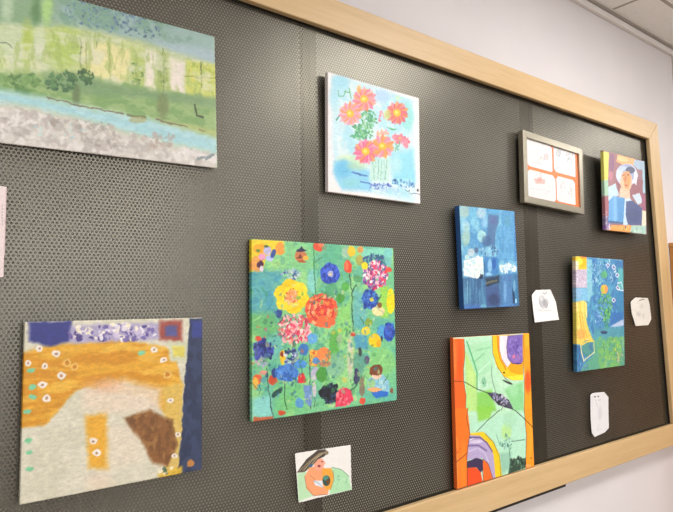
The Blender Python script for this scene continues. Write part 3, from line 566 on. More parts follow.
PAINT['vase'] = [
  ('p','c4e6f0',0.9,8,[-139.1,134.1,-105.9,141.6,20.6,138.6,132.1,131.2,133.0,-147.2,-130.9,-120.1,-142.1,-26.1]),
  ('w','a4dcec',0.7,40,50,0.5,[-139.1,134.1,132.1,131.2,133.3,-130.8,-116.9,-118.5]),
  ('w','dceef0',0.8,25,25,0.58,[-139.1,134.1,132.1,131.2,133.3,-130.8,-116.9,-118.5]),
  ('e','9cd8ec',0.9,5,-115.6,126.2,26.2,5.8,-0.1,-15.1),
  ('e','a8dcec',0.8,6,-134.6,86.5,14.0,2.9,-0.1,-29.9),
  ('e','a8cdf0',0.8,6,20.3,118.5,24.1,5.0,-0.2,-16.0),
  ('e','c4ecc8',1,3,75.0,125.8,8.9,1.8,-0.1,-5.7),
  ('e','8edcd8',0.8,6,108.2,83.1,22.9,4.3,-0.6,-37.2),
  ('s','58b088',1,2.13,[-122.8,103.9,-120.5,91.3,-106.2,92.3,-98.9,109.0]),
  ('s','62b878',1,2.59,[-103.8,106.1,-86.8,104.0,-87.7,115.2,-82.0,91.6]),
  ('s','3f8a70',1,2.95,[-127.9,30.0,-118.4,42.9]),
  ('s','78b8d8',1,2.29,[1.9,128.6,3.4,119.0]),
  ('d',['52b070','7ac88c','3c9a68','98d0a0'],0.85,4.02,90,-27.4,50.1,28.2,5.1,-0.2,-23.4),
  ('d',['5cb878','8acc98','3f9468'],0.85,3.96,60,-47.9,19.4,35.2,6.0,-0.1,-15.4),
  ('p','5ab878',1,0.5,[32.8,43.2,49.0,42.0,73.8,43.4,51.6,36.4]),
  ('e','e87c98',0.9,0.8,-21.0,100.6,19.0,2.4,-0.7,-5.1),
  ('e','f09a94',0.9,0.8,-20.5,96.7,18.0,-1.2,-2.2,-5.1),
  ('e','f0985c',0.9,0.8,-26.5,94.0,15.8,-4.8,-3.6,-4.8),
  ('e','e86a90',0.9,0.8,-24.6,88.1,12.8,-8.1,-4.8,-4.3),
  ('e','f4b0b0',0.9,0.8,-32.5,89.2,9.0,-10.9,-5.7,-3.5),
  ('e','e07c50',0.9,0.8,-34.2,82.5,4.8,-13.0,-6.2,-2.5),
  ('e','e87c98',0.9,0.8,-39.4,84.8,0.3,-14.4,-6.4,-1.4),
  ('e','f09a94',0.9,0.8,-43.9,82.7,-4.2,-14.9,-6.2,-0.2),
  ('e','f0985c',0.9,0.8,-48.7,82.1,-8.4,-14.5,-5.7,1.1),
  ('e','e86a90',0.9,0.8,-50.0,86.5,-12.2,-13.4,-4.8,2.2),
  ('e','f4b0b0',0.9,0.8,-57.6,84.3,-15.1,-11.4,-3.7,3.2),
  ('e','e07c50',0.9,0.8,-53.5,91.0,-17.3,-8.9,-2.3,4.0),
  ('e','e87c98',0.9,0.8,-61.0,91.5,-18.3,-5.7,-0.8,4.6),
  ('e','f09a94',0.9,0.8,-56.2,96.3,-18.5,-2.3,0.7,5.0),
  ('e','f0985c',0.9,0.8,-57.4,99.8,-17.4,1.2,2.2,5.0),
  ('e','e86a90',0.9,0.8,-56.1,103.8,-15.4,4.7,3.5,4.8),
  ('e','f4b0b0',0.9,0.8,-50.4,105.6,-12.6,7.9,4.7,4.3),
  ('e','e07c50',0.9,0.8,-50.2,111.8,-8.9,10.7,5.6,3.5),
  ('e','e87c98',0.9,0.8,-43.4,109.2,-4.8,12.9,6.2,2.6),
  ('e','f09a94',0.9,0.8,-40.0,115.9,-0.3,14.4,6.4,1.5),
  ('e','f0985c',0.9,0.8,-35.9,112.2,4.3,15.0,6.3,0.2),
  ('e','e86a90',0.9,0.8,-30.9,114.1,8.6,14.8,5.8,-1.0),
  ('e','f4b0b0',0.9,0.8,-26.7,113.2,12.4,13.7,4.9,-2.2),
  ('e','e07c50',0.9,0.8,-26.4,108.7,15.5,11.7,3.8,-3.2),
  ('e','e87c98',0.9,0.8,-18.9,109.3,17.8,9.1,2.4,-4.1),
  ('e','f09a94',0.9,0.8,-24.8,103.1,18.9,5.9,0.9,-4.7),
  ('e','f4b81c',1,0.5,-40.7,98.9,12.8,2.6,-0.1,-9.8),
  ('e','fce060',1,0.5,-42.2,99.4,6.0,1.2,-0.0,-4.6),
  ('e','f0a0b4',0.9,0.8,-67.3,56.0,17.7,2.0,-0.6,-4.8),
  ('e','f4a06c',0.9,0.8,-66.8,52.3,16.8,-1.5,-2.1,-4.8),
  ('e','ee8ca8',0.9,0.8,-72.4,49.8,14.8,-4.8,-3.4,-4.5),
  ('e','f4b0b8',0.9,0.8,-70.7,44.2,12.0,-7.9,-4.5,-4.0),
  ('e','f08c4c',0.9,0.8,-78.0,45.3,8.4,-10.5,-5.3,-3.2),
  ('e','f0a0b4',0.9,0.8,-79.6,39.1,4.5,-12.4,-5.8,-2.3),
  ('e','f4a06c',0.9,0.8,-84.5,41.2,0.3,-13.6,-6.0,-1.2),
  ('e','ee8ca8',0.9,0.8,-88.7,39.3,-3.9,-14.0,-5.8,-0.0),
  ('e','f4b0b8',0.9,0.8,-93.2,38.8,-7.9,-13.6,-5.3,1.1),
  ('e','f08c4c',0.9,0.8,-94.4,43.1,-11.3,-12.5,-4.5,2.2),
  ('e','f0a0b4',0.9,0.8,-101.5,41.1,-14.1,-10.5,-3.4,3.1),
  ('e','f4a06c',0.9,0.8,-97.6,47.4,-16.1,-8.1,-2.2,3.9),
  ('e','ee8ca8',0.9,0.8,-104.7,48.1,-17.1,-5.1,-0.8,4.4),
  ('e','f4b0b8',0.9,0.8,-100.1,52.5,-17.2,-1.9,0.6,4.7),
  ('e','f08c4c',0.9,0.8,-101.3,55.9,-16.3,1.5,2.0,4.7),
  ('e','f0a0b4',0.9,0.8,-100.1,59.6,-14.4,4.7,3.3,4.5),
  ('e','f4a06c',0.9,0.8,-94.8,61.2,-11.8,7.8,4.4,4.0),
  ('e','ee8ca8',0.9,0.8,-94.6,67.1,-8.3,10.3,5.2,3.3),
  ('e','f4b0b8',0.9,0.8,-88.3,64.5,-4.5,12.4,5.8,2.3),
  ('e','f08c4c',0.9,0.8,-85.1,70.8,-0.3,13.7,6.0,1.3),
  ('e','f0a0b4',0.9,0.8,-81.3,67.2,4.0,14.2,5.8,0.1),
  ('e','f4a06c',0.9,0.8,-76.6,68.9,8.0,13.9,5.4,-1.0),
  ('e','ee8ca8',0.9,0.8,-72.7,68.0,11.6,12.7,4.6,-2.1),
  ('e','f4b0b8',0.9,0.8,-72.4,63.8,14.5,10.8,3.5,-3.1),
  ('e','f08c4c',0.9,0.8,-65.4,64.2,16.6,8.3,2.2,-3.9),
  ('e','f0a0b4',0.9,0.8,-70.9,58.4,17.6,5.3,0.8,-4.5),
  ('e','f4b81c',1,0.5,-85.7,54.7,11.9,2.3,-0.1,-9.3),
  ('e','fce060',1,0.5,-87.2,55.2,5.6,1.1,-0.0,-4.4),
  ('e','e0607c',0.9,0.8,90.9,87.4,19.7,2.3,-0.7,-5.0),
  ('e','e8783c',0.9,0.8,91.4,83.5,18.6,-1.3,-2.3,-5.0),
  ('e','ec8890',0.9,0.8,85.2,80.8,16.3,-4.8,-3.7,-4.7),
  ('e','d85470',0.9,0.8,87.1,75.1,13.2,-8.1,-5.0,-4.2),
  ('e','f09a54',0.9,0.8,78.9,76.1,9.3,-10.8,-5.9,-3.4),
  ('e','e0607c',0.9,0.8,77.2,69.6,4.9,-12.8,-6.4,-2.4),
  ('e','e8783c',0.9,0.8,71.8,71.8,0.2,-14.2,-6.6,-1.3),
  ('e','ec8890',0.9,0.8,67.1,69.8,-4.4,-14.6,-6.4,-0.1),
  ('e','d85470',0.9,0.8,62.2,69.2,-8.8,-14.3,-5.8,1.1),
  ('e','f09a54',0.9,0.8,60.9,73.6,-12.6,-13.1,-5.0,2.2),
  ('e','e0607c',0.9,0.8,53.0,71.4,-15.7,-11.1,-3.8,3.2),
  ('e','e8783c',0.9,0.8,57.3,78.1,-17.9,-8.6,-2.4,4.0),
  ('e','ec8890',0.9,0.8,49.5,78.6,-19.0,-5.6,-0.9,4.6),
  ('e','d85470',0.9,0.8,54.5,83.3,-19.1,-2.2,0.7,4.9),
  ('e','f09a54',0.9,0.8,53.3,86.8,-18.0,1.3,2.2,4.9),
  ('e','e0607c',0.9,0.8,54.7,90.7,-15.9,4.7,3.7,4.7),
  ('e','e8783c',0.9,0.8,60.5,92.4,-13.0,7.9,4.9,4.2),
  ('e','ec8890',0.9,0.8,60.8,98.5,-9.2,10.6,5.8,3.5),
  ('e','d85470',0.9,0.8,67.8,95.9,-4.8,12.8,6.4,2.5),
  ('e','f09a54',0.9,0.8,71.4,102.6,-0.2,14.2,6.6,1.4),
  ('e','e0607c',0.9,0.8,75.5,98.8,4.5,14.8,6.5,0.2),
  ('e','e8783c',0.9,0.8,80.7,100.7,9.0,14.5,5.9,-1.0),
  ('e','ec8890',0.9,0.8,85.0,99.8,12.9,13.4,5.1,-2.2),
  ('e','d85470',0.9,0.8,85.3,95.4,16.1,11.5,3.9,-3.2),
  ('e','f09a54',0.9,0.8,93.1,95.9,18.5,8.9,2.5,-4.1),
  ('e','e0607c',0.9,0.8,87.0,89.8,19.6,5.7,0.9,-4.6),
  ('e','f4b81c',1,0.5,70.5,85.8,13.2,2.5,-0.1,-9.7),
  ('e','fce060',1,0.5,68.8,86.3,6.2,1.2,-0.1,-4.6),
  ('e','f4b060',0.8,2,-57.1,119.9,7.0,1.5,-0.1,-10.1),
  ('e','c4d478',0.8,4,36.9,73.9,11.9,2.2,-0.2,-12.0),
  ('d',['f090a4','f4a8b0','e47890'],0.8,3.21,24,13.3,65.5,11.7,2.2,-0.2,-13.5),
  ('d',['f4a0a8','f0b080'],0.8,3.67,30,19.2,24.9,21.3,3.6,-0.1,-7.9),
  ('e','c8e4b0',0.7,6,-87.9,-57.7,33.9,4.7,-0.1,-11.3),
  ('p','86ccec',0.9,6,[-135.3,-68.0,-102.3,-59.7,-23.5,-75.7,-18.9,-125.2,-112.2,-133.3,-137.7,-97.7]),
  ('e','64bce4',0.8,8,-107.2,-82.7,23.8,3.1,-0.1,-18.6),
  ('e','8ed4dc',0.8,6,-83.5,-113.4,29.1,3.3,-0.1,-11.2),
  ('e','b8dcb0',0.7,5,-63.6,-69.5,29.6,3.9,-0.1,-9.5),
  ('p','8cd8ec',0.9,10,[45.4,-23.2,129.8,1.5,135.3,-84.2,55.3,-93.5]),
  ('e','c0e8ec',0.7,8,66.9,-48.1,16.5,2.2,-0.3,-24.1),
  ('d',['52b070','7ac88c','3c9a68'],0.8,3.52,60,-45.5,9.6,35.2,5.8,-0.1,-11.6),
  ('s','4fae80',1,3.9,[-85.1,-0.8,-70.4,3.6,-53.1,2.6]),
  ('p','c0e6dc',0.8,4,[-20.6,-44.5,45.3,-35.2,39.1,-95.4,-26.3,-99.2]),
  ('s','6ab088',0.7,1.79,[-15.5,-47.6,-11.9,-72.3,-8.3,-97.0]),
  ('s','8cc8b0',0.7,1.79,[-5.2,-46.2,-9.4,-72.0,-13.5,-97.6]),
  ('s','5a9c90',0.7,1.81,[5.2,-44.7,4.2,-70.2,3.1,-95.7]),
  ('s','6ab088',0.7,1.82,[15.8,-43.2,13.6,-69.0,11.5,-94.7]),
  ('s','8cc8b0',0.7,1.83,[23.7,-42.1,26.1,-67.4,28.4,-92.7]),
  ('s','5a9c90',0.7,1.84,[34.4,-40.6,30.1,-66.9,25.8,-93.0]),
  ('d',['a8dcd8','d8f0ec','7cc0a8'],0.6,2.72,30,7.5,-71.8,28.9,3.7,-0.3,-23.5),
  ('e','e85c8c',0.9,0.8,-16.6,-29.1,19.5,1.4,-0.7,-5.1),
  ('e','f07ca0',0.9,0.8,-16.1,-33.1,18.5,-2.3,-2.3,-5.1),
  ('e','e86a74',0.9,0.8,-22.3,-35.6,16.2,-5.8,-3.7,-4.7),
  ('e','f09a54',0.9,0.8,-20.3,-41.7,13.2,-9.0,-4.9,-4.1),
  ('e','ec6a98',0.9,0.8,-28.4,-40.2,9.3,-11.6,-5.8,-3.3),
  ('e','f4a0b0',0.9,0.8,-30.2,-46.8,4.9,-13.5,-6.4,-2.2),
  ('e','e85c8c',0.9,0.8,-35.5,-44.3,0.3,-14.6,-6.6,-1.0),
  ('e','f07ca0',0.9,0.8,-40.1,-46.2,-4.3,-14.9,-6.4,0.2),
  ('e','e86a74',0.9,0.8,-45.1,-46.5,-8.7,-14.3,-5.8,1.4),
  ('e','f09a54',0.9,0.8,-46.4,-41.9,-12.5,-12.9,-4.9,2.5),
  ('e','ec6a98',0.9,0.8,-54.2,-43.8,-15.5,-10.7,-3.8,3.5),
  ('e','f4a0b0',0.9,0.8,-50.0,-37.1,-17.8,-8.1,-2.4,4.3),
  ('e','e85c8c',0.9,0.8,-57.7,-36.2,-18.8,-4.8,-0.9,4.8),
  ('e','f07ca0',0.9,0.8,-52.7,-31.6,-18.9,-1.4,0.7,5.0),
  ('e','e86a74',0.9,0.8,-54.0,-27.9,-17.9,2.2,2.2,5.0),
  ('e','f09a54',0.9,0.8,-52.6,-24.0,-15.8,5.6,3.6,4.7),
  ('e','ec6a98',0.9,0.8,-46.8,-22.4,-12.9,8.8,4.8,4.1),
  ('e','f4a0b0',0.9,0.8,-46.6,-16.1,-9.1,11.4,5.7,3.3),
  ('e','e85c8c',0.9,0.8,-39.6,-19.2,-4.9,13.4,6.3,2.3),
  ('e','f07ca0',0.9,0.8,-36.1,-12.5,-0.3,14.7,6.6,1.1),
  ('e','e86a74',0.9,0.8,-31.9,-16.5,4.4,15.0,6.4,-0.1),
  ('e','f09a54',0.9,0.8,-26.8,-14.9,8.8,14.6,5.9,-1.3),
  ('e','ec6a98',0.9,0.8,-22.5,-16.0,12.8,13.2,5.0,-2.5),
  ('e','f4a0b0',0.9,0.8,-22.2,-20.6,16.0,11.1,3.9,-3.5),
  ('e','e85c8c',0.9,0.8,-14.5,-20.4,18.3,8.3,2.5,-4.3),
  ('e','f07ca0',0.9,0.8,-20.5,-26.4,19.4,5.0,0.9,-4.8),
  ('e','f4b81c',1,0.5,-36.8,-29.8,13.1,1.9,-0.1,-10.0),
  ('e','fce060',1,0.5,-38.3,-29.3,6.2,0.9,-0.0,-4.7),
  ('e','f0a04c',0.9,0.8,38.9,-7.8,19.3,1.5,-0.7,-5.0),
  ('e','f49a78',0.9,0.8,39.4,-11.6,18.3,-2.0,-2.3,-4.9),
  ('e','ee84a4',0.9,0.8,33.2,-14.1,16.1,-5.5,-3.7,-4.6),
  ('e','f4a8b4',0.9,0.8,35.2,-19.9,13.0,-8.6,-4.9,-4.0),
  ('e','f08c50',0.9,0.8,27.1,-18.5,9.2,-11.1,-5.8,-3.2),
  ('e','f0a04c',0.9,0.8,25.4,-25.0,4.8,-13.0,-6.3,-2.2),
  ('e','f49a78',0.9,0.8,20.1,-22.6,0.2,-14.2,-6.5,-1.1),
  ('e','ee84a4',0.9,0.8,15.5,-24.4,-4.3,-14.5,-6.3,0.1),
  ('e','f4a8b4',0.9,0.8,10.6,-24.8,-8.6,-13.9,-5.8,1.3),
  ('e','f08c50',0.9,0.8,9.4,-20.4,-12.4,-12.6,-4.9,2.4),
  ('e','f0a04c',0.9,0.8,1.6,-22.3,-15.4,-10.5,-3.7,3.3),
  ('e','f49a78',0.9,0.8,5.8,-15.8,-17.6,-8.0,-2.4,4.1),
  ('e','ee84a4',0.9,0.8,-1.9,-14.9,-18.6,-4.8,-0.9,4.6),
  ('e','f4a8b4',0.9,0.8,3.1,-10.4,-18.8,-1.5,0.7,4.9),
  ('e','f08c50',0.9,0.8,1.8,-6.9,-17.7,2.0,2.2,4.9),
  ('e','f0a04c',0.9,0.8,3.2,-3.1,-15.7,5.3,3.6,4.6),
  ('e','f49a78',0.9,0.8,9.0,-1.5,-12.8,8.4,4.8,4.0),
  ('e','ee84a4',0.9,0.8,9.2,4.6,-9.0,11.0,5.7,3.2),
  ('e','f4a8b4',0.9,0.8,16.1,1.7,-4.8,13.0,6.3,2.2),
  ('e','f08c50',0.9,0.8,19.6,8.2,-0.2,14.2,6.5,1.1),
  ('e','f0a04c',0.9,0.8,23.7,4.3,4.4,14.6,6.4,-0.1),
  ('e','f49a78',0.9,0.8,28.8,5.9,8.8,14.2,5.8,-1.2),
  ('e','ee84a4',0.9,0.8,33.1,4.9,12.7,12.9,5.0,-2.4),
  ('e','f4a8b4',0.9,0.8,33.4,0.5,15.8,10.9,3.8,-3.3),
  ('e','f08c50',0.9,0.8,41.0,0.7,18.2,8.2,2.4,-4.1),
  ('e','f0a04c',0.9,0.8,35.0,-5.2,19.2,5.0,0.9,-4.7),
  ('e','f4b81c',1,0.5,18.8,-8.6,13.0,2.0,-0.1,-9.7),
  ('e','fce060',1,0.5,17.2,-8.0,6.1,0.9,-0.1,-4.6),
  ('e','f0889c',1,0.5,80.1,20.3,28.4,0.2,-2.9,-10.0),
  ('d',['f4a0a8','e4687c','ee7c94'],0.9,4.3,40,84.6,19.0,31.9,-2.4,-5.4,-12.4),
  ('e','ee90a4',1,0.5,100.2,8.4,8.3,4.0,6.1,-8.7),
  ('e','f4b060',1,0.5,80.1,21.5,5.0,0.8,-0.0,-3.3),
  ('d',['58b088','7cc4a0'],0.8,2.83,16,67.5,-5.9,12.2,1.8,-0.2,-11.3),
  ('s','4a9c70',1,2.85,[80.0,13.4,78.8,5.9]),
  ('s','4a84c8',0.9,4.32,[-80.9,-86.8,-63.7,-87.7,-33.8,-90.5]),
  ('s','345fa8',1,3.04,[-66.2,-88.8,-53.9,-91.0]),
  ('s','4a78c4',0.9,3.53,[-54.0,-106.2,-28.9,-107.1,-8.5,-112.5]),
  ('s','60a8d0',0.7,2.12,[-112.0,-87.8,-95.3,-87.2]),
  ('d',['5a78cc','7098d8','98b4e4','3f60b8'],0.8,3.17,50,12.4,-110.2,39.4,4.4,-0.1,-7.0),
  ('d',['4a8ac8','68a8d8','8cc0e4','3a70b0'],0.8,3.34,50,94.0,-95.0,44.5,0.6,-2.0,-9.8),
  ('d',['a0c4ec','b8d8f0'],0.6,3.66,30,28.1,-118.2,63.9,6.9,-0.1,-5.5),
  ('e','345f9c',1,0.5,60.9,-88.9,5.5,0.6,-0.0,-3.2),
  ('s','2f5a78',1,1.45,[96.6,-106.9,105.0,-114.0,113.6,-109.1,110.6,-118.7]),
  ('s','2f5a88',1,1.7,[116.3,-118.1,130.7,-115.4,151.1,-116.2]),
  ('e','284a5c',1,0.5,143.7,-105.8,3.5,0.4,-0.1,-3.7),
  ('p','f0eaea',0.7,6,[-153.9,-117.8,-133.2,-115.4,-112.3,-138.9,150.7,-140.1,150.5,-148.3,-158.5,-143.7]),
]
PAINT['blue'] = [
  ('w','6cb0d0',0.8,25,35,0.45,[]),
  ('w','88c6dc',0.8,18,26,0.5,[]),
  ('w','4486bc',0.6,30,50,0.62,[]),
  ('e','a4c0b8',0.8,3,-105.9,128.3,20.2,1.3,-1.3,-18.1),
  ('e','98bcb0',0.8,3,-106.5,51.4,17.6,0.6,-1.4,-19.6),
  ('e','a0cce0',0.8,3,-104.0,85.8,18.2,0.9,-1.2,-15.8),
  ('e','70b8d8',0.7,4,-70.2,128.9,15.5,1.0,-1.5,-20.1),
  ('e','a8c4d4',0.8,3,-33.7,127.9,21.3,1.3,-1.2,-15.2),
  ('e','98c8e4',0.7,4,-19.8,101.7,13.4,0.7,-1.3,-17.0),
  ('e','a8d4d8',1,0.5,-36.3,60.6,20.1,0.8,-1.3,-16.8),
  ('e','98ccd4',1,0.5,-40.6,59.7,15.8,0.6,-1.1,-14.8),
  ('e','a0c8c0',0.6,3,-103.0,64.6,16.1,0.7,-2.2,-29.5),
  ('p','4a6c98',0.85,4,[-1.7,126.5,50.7,126.2,45.9,101.7,30.2,80.3,21.0,35.4,-16.8,37.7,-7.9,82.0]),
  ('e','5a6c9c',0.8,3,21.5,109.0,16.6,0.9,-1.1,-13.8),
  ('e','3c5c88',0.7,4,-16.0,47.9,21.5,0.7,-1.3,-16.9),
  ('p','4a8cc0',0.7,6,[57.9,144.1,133.3,143.7,129.4,-0.4,119.9,-7.6,28.4,-8.7,35.8,80.5,60.0,102.4]),
  ('e','5898b8',0.8,4,89.4,111.0,17.4,0.9,-1.5,-17.7),
  ('w','6aaad4',0.6,8,24,0.55,[36.9,94.4,129.3,98.9,126.4,-0.4,29.0,-1.9]),
  ('s','c8dce8',1,2.23,[60.9,146.0,62.7,133.9]),
  ('e','4aa0d0',0.7,3,35.2,140.8,28.0,1.8,-0.6,-7.0),
  ('p','3c7cc0',0.7,3,[124.3,143.1,142.3,144.3,131.7,-7.4,114.0,-7.7]),
  ('d',['b4d4e4','4a6c98','80b0d0','304c80'],0.7,3.84,40,-7.7,17.8,43.2,1.0,-1.3,-16.9),
  ('e','c8d4d8',0.8,3,-86.6,12.7,15.3,0.3,-0.9,-11.8),
  ('e','4c5c80',0.8,2,-63.0,19.8,9.3,0.2,-0.6,-7.9),
  ('e','c8e0d8',0.8,0.5,-105.3,-0.7,10.0,0.2,-0.5,-7.2),
  ('p','42719c',0.95,4,[-131.6,-55.4,140.2,-46.0,141.9,-158.7,-143.1,-147.5]),
  ('w','5c98bc',0.7,4,50,0.55,[-131.8,-58.7,139.8,-49.6,141.9,-158.7,-143.1,-147.5]),
  ('w','2f5480',0.7,5,60,0.6,[-131.8,-58.7,139.8,-49.6,141.9,-158.7,-143.1,-147.5]),
  ('p','e4ece6',1,1.5,[-118.3,-8.7,-93.1,-6.8,-77.5,-1.6,-56.4,3.7,-35.7,0.7,-36.9,-49.2,-55.5,-52.5,-76.5,-57.3,-101.7,-54.0,-123.7,-49.1]),
  ('d',['f4f4ee','d0e4e4','e8f0ec','b8d8e0'],0.8,5.73,60,-79.6,-29.5,43.5,0.2,-2.0,-26.2),
  ('d',['f8f8f8','c0d4e8'],0.9,3.32,20,-56.7,0.3,20.8,0.3,-0.5,-6.6),
  ('p','3a7cb8',0.9,3,[-30.1,4.1,34.8,1.8,33.6,-45.9,-29.5,-55.9]),
  ('e','8cc0e4',0.9,2,-5.5,-22.4,9.7,0.1,-1.6,-20.2),
  ('e','98c8e8',0.9,2,-12.9,-47.6,16.1,-0.0,-0.4,-4.7),
  ('e','2c60ac',0.9,2,14.1,-15.5,9.9,0.1,-1.4,-17.0),
  ('s','1c3058',1,3.36,[-28.8,-12.6,-31.1,-55.9]),
  ('d',['dce8f0','b0d0e4','e4f0e0','a0c8d8','d8e4f4'],0.9,4.9,60,77.2,-30.4,42.9,0.2,-1.0,-11.8),
  ('e','c8dcf4',1,0.5,74.5,-28.7,16.0,0.1,-0.8,-9.7),
  ('e','d8f0dc',1,0.5,111.5,-35.5,9.4,0.0,-0.5,-5.6),
  ('p','24384e',0.9,3,[-29.8,-59.2,36.1,-49.4,36.9,-73.2,-21.0,-82.6]),
  ('s','6c6c50',1,4.68,[-25.7,-74.2,-3.8,-68.7,23.8,-64.6]),
  ('s','141c28',1,2.97,[-28.8,-79.8,-7.3,-78.8]),
  ('d',['223a60','14243c'],0.9,3.33,14,-45.2,-54.2,13.1,-0.0,-0.4,-5.3),
  ('p','3f5488',0.85,5,[-29.1,-84.1,33.9,-76.6,31.3,-140.9,-25.5,-138.9]),
  ('e','2c3c60',0.7,6,5.6,-119.9,24.4,-0.7,-1.4,-16.7),
  ('p','4f80b8',0.7,4,[47.3,-49.4,104.7,-46.0,90.7,-139.5,39.6,-141.1]),
  ('e','7cb0dc',0.7,2,60.1,-97.4,6.8,-0.1,-2.6,-30.8),
  ('s','98c8d0',0.7,2.8,[-107.5,-65.2,-111.4,-97.4,-112.0,-126.3]),
  ('s','3a5c7c',0.7,2.83,[-89.9,-65.4,-93.8,-97.8,-94.5,-126.8]),
  ('s','345078',0.7,2.85,[-74.6,-65.5,-78.6,-98.1,-79.3,-127.3]),
  ('s','3a5c7c',0.7,2.88,[-59.1,-65.6,-63.2,-98.4,-63.9,-127.8]),
  ('p','3a78a4',0.8,3,[100.6,-59.9,124.3,-56.5,125.7,-140.6,100.3,-129.4]),
  ('p','142c54',0.9,2,[95.6,-84.2,104.2,-105.2,108.7,-133.1,95.9,-132.7]),
  ('e','98d0ec',1,0.5,111.0,-126.9,5.3,-0.2,-0.6,-6.9),
  ('e','80b4d4',0.7,0.5,107.5,-80.9,5.8,-0.1,-1.5,-17.4),
  ('p','4470b8',0.8,4,[-141.7,-128.6,-35.8,-135.2,-31.7,-150.2,-143.0,-145.9]),
  ('p','4c80cc',0.7,4,[34.2,-139.3,108.4,-136.6,107.5,-146.9,33.2,-151.1]),
  ('e','68a8bc',0.8,0.5,-43.8,-136.6,13.1,-0.4,-0.4,-5.2),
]
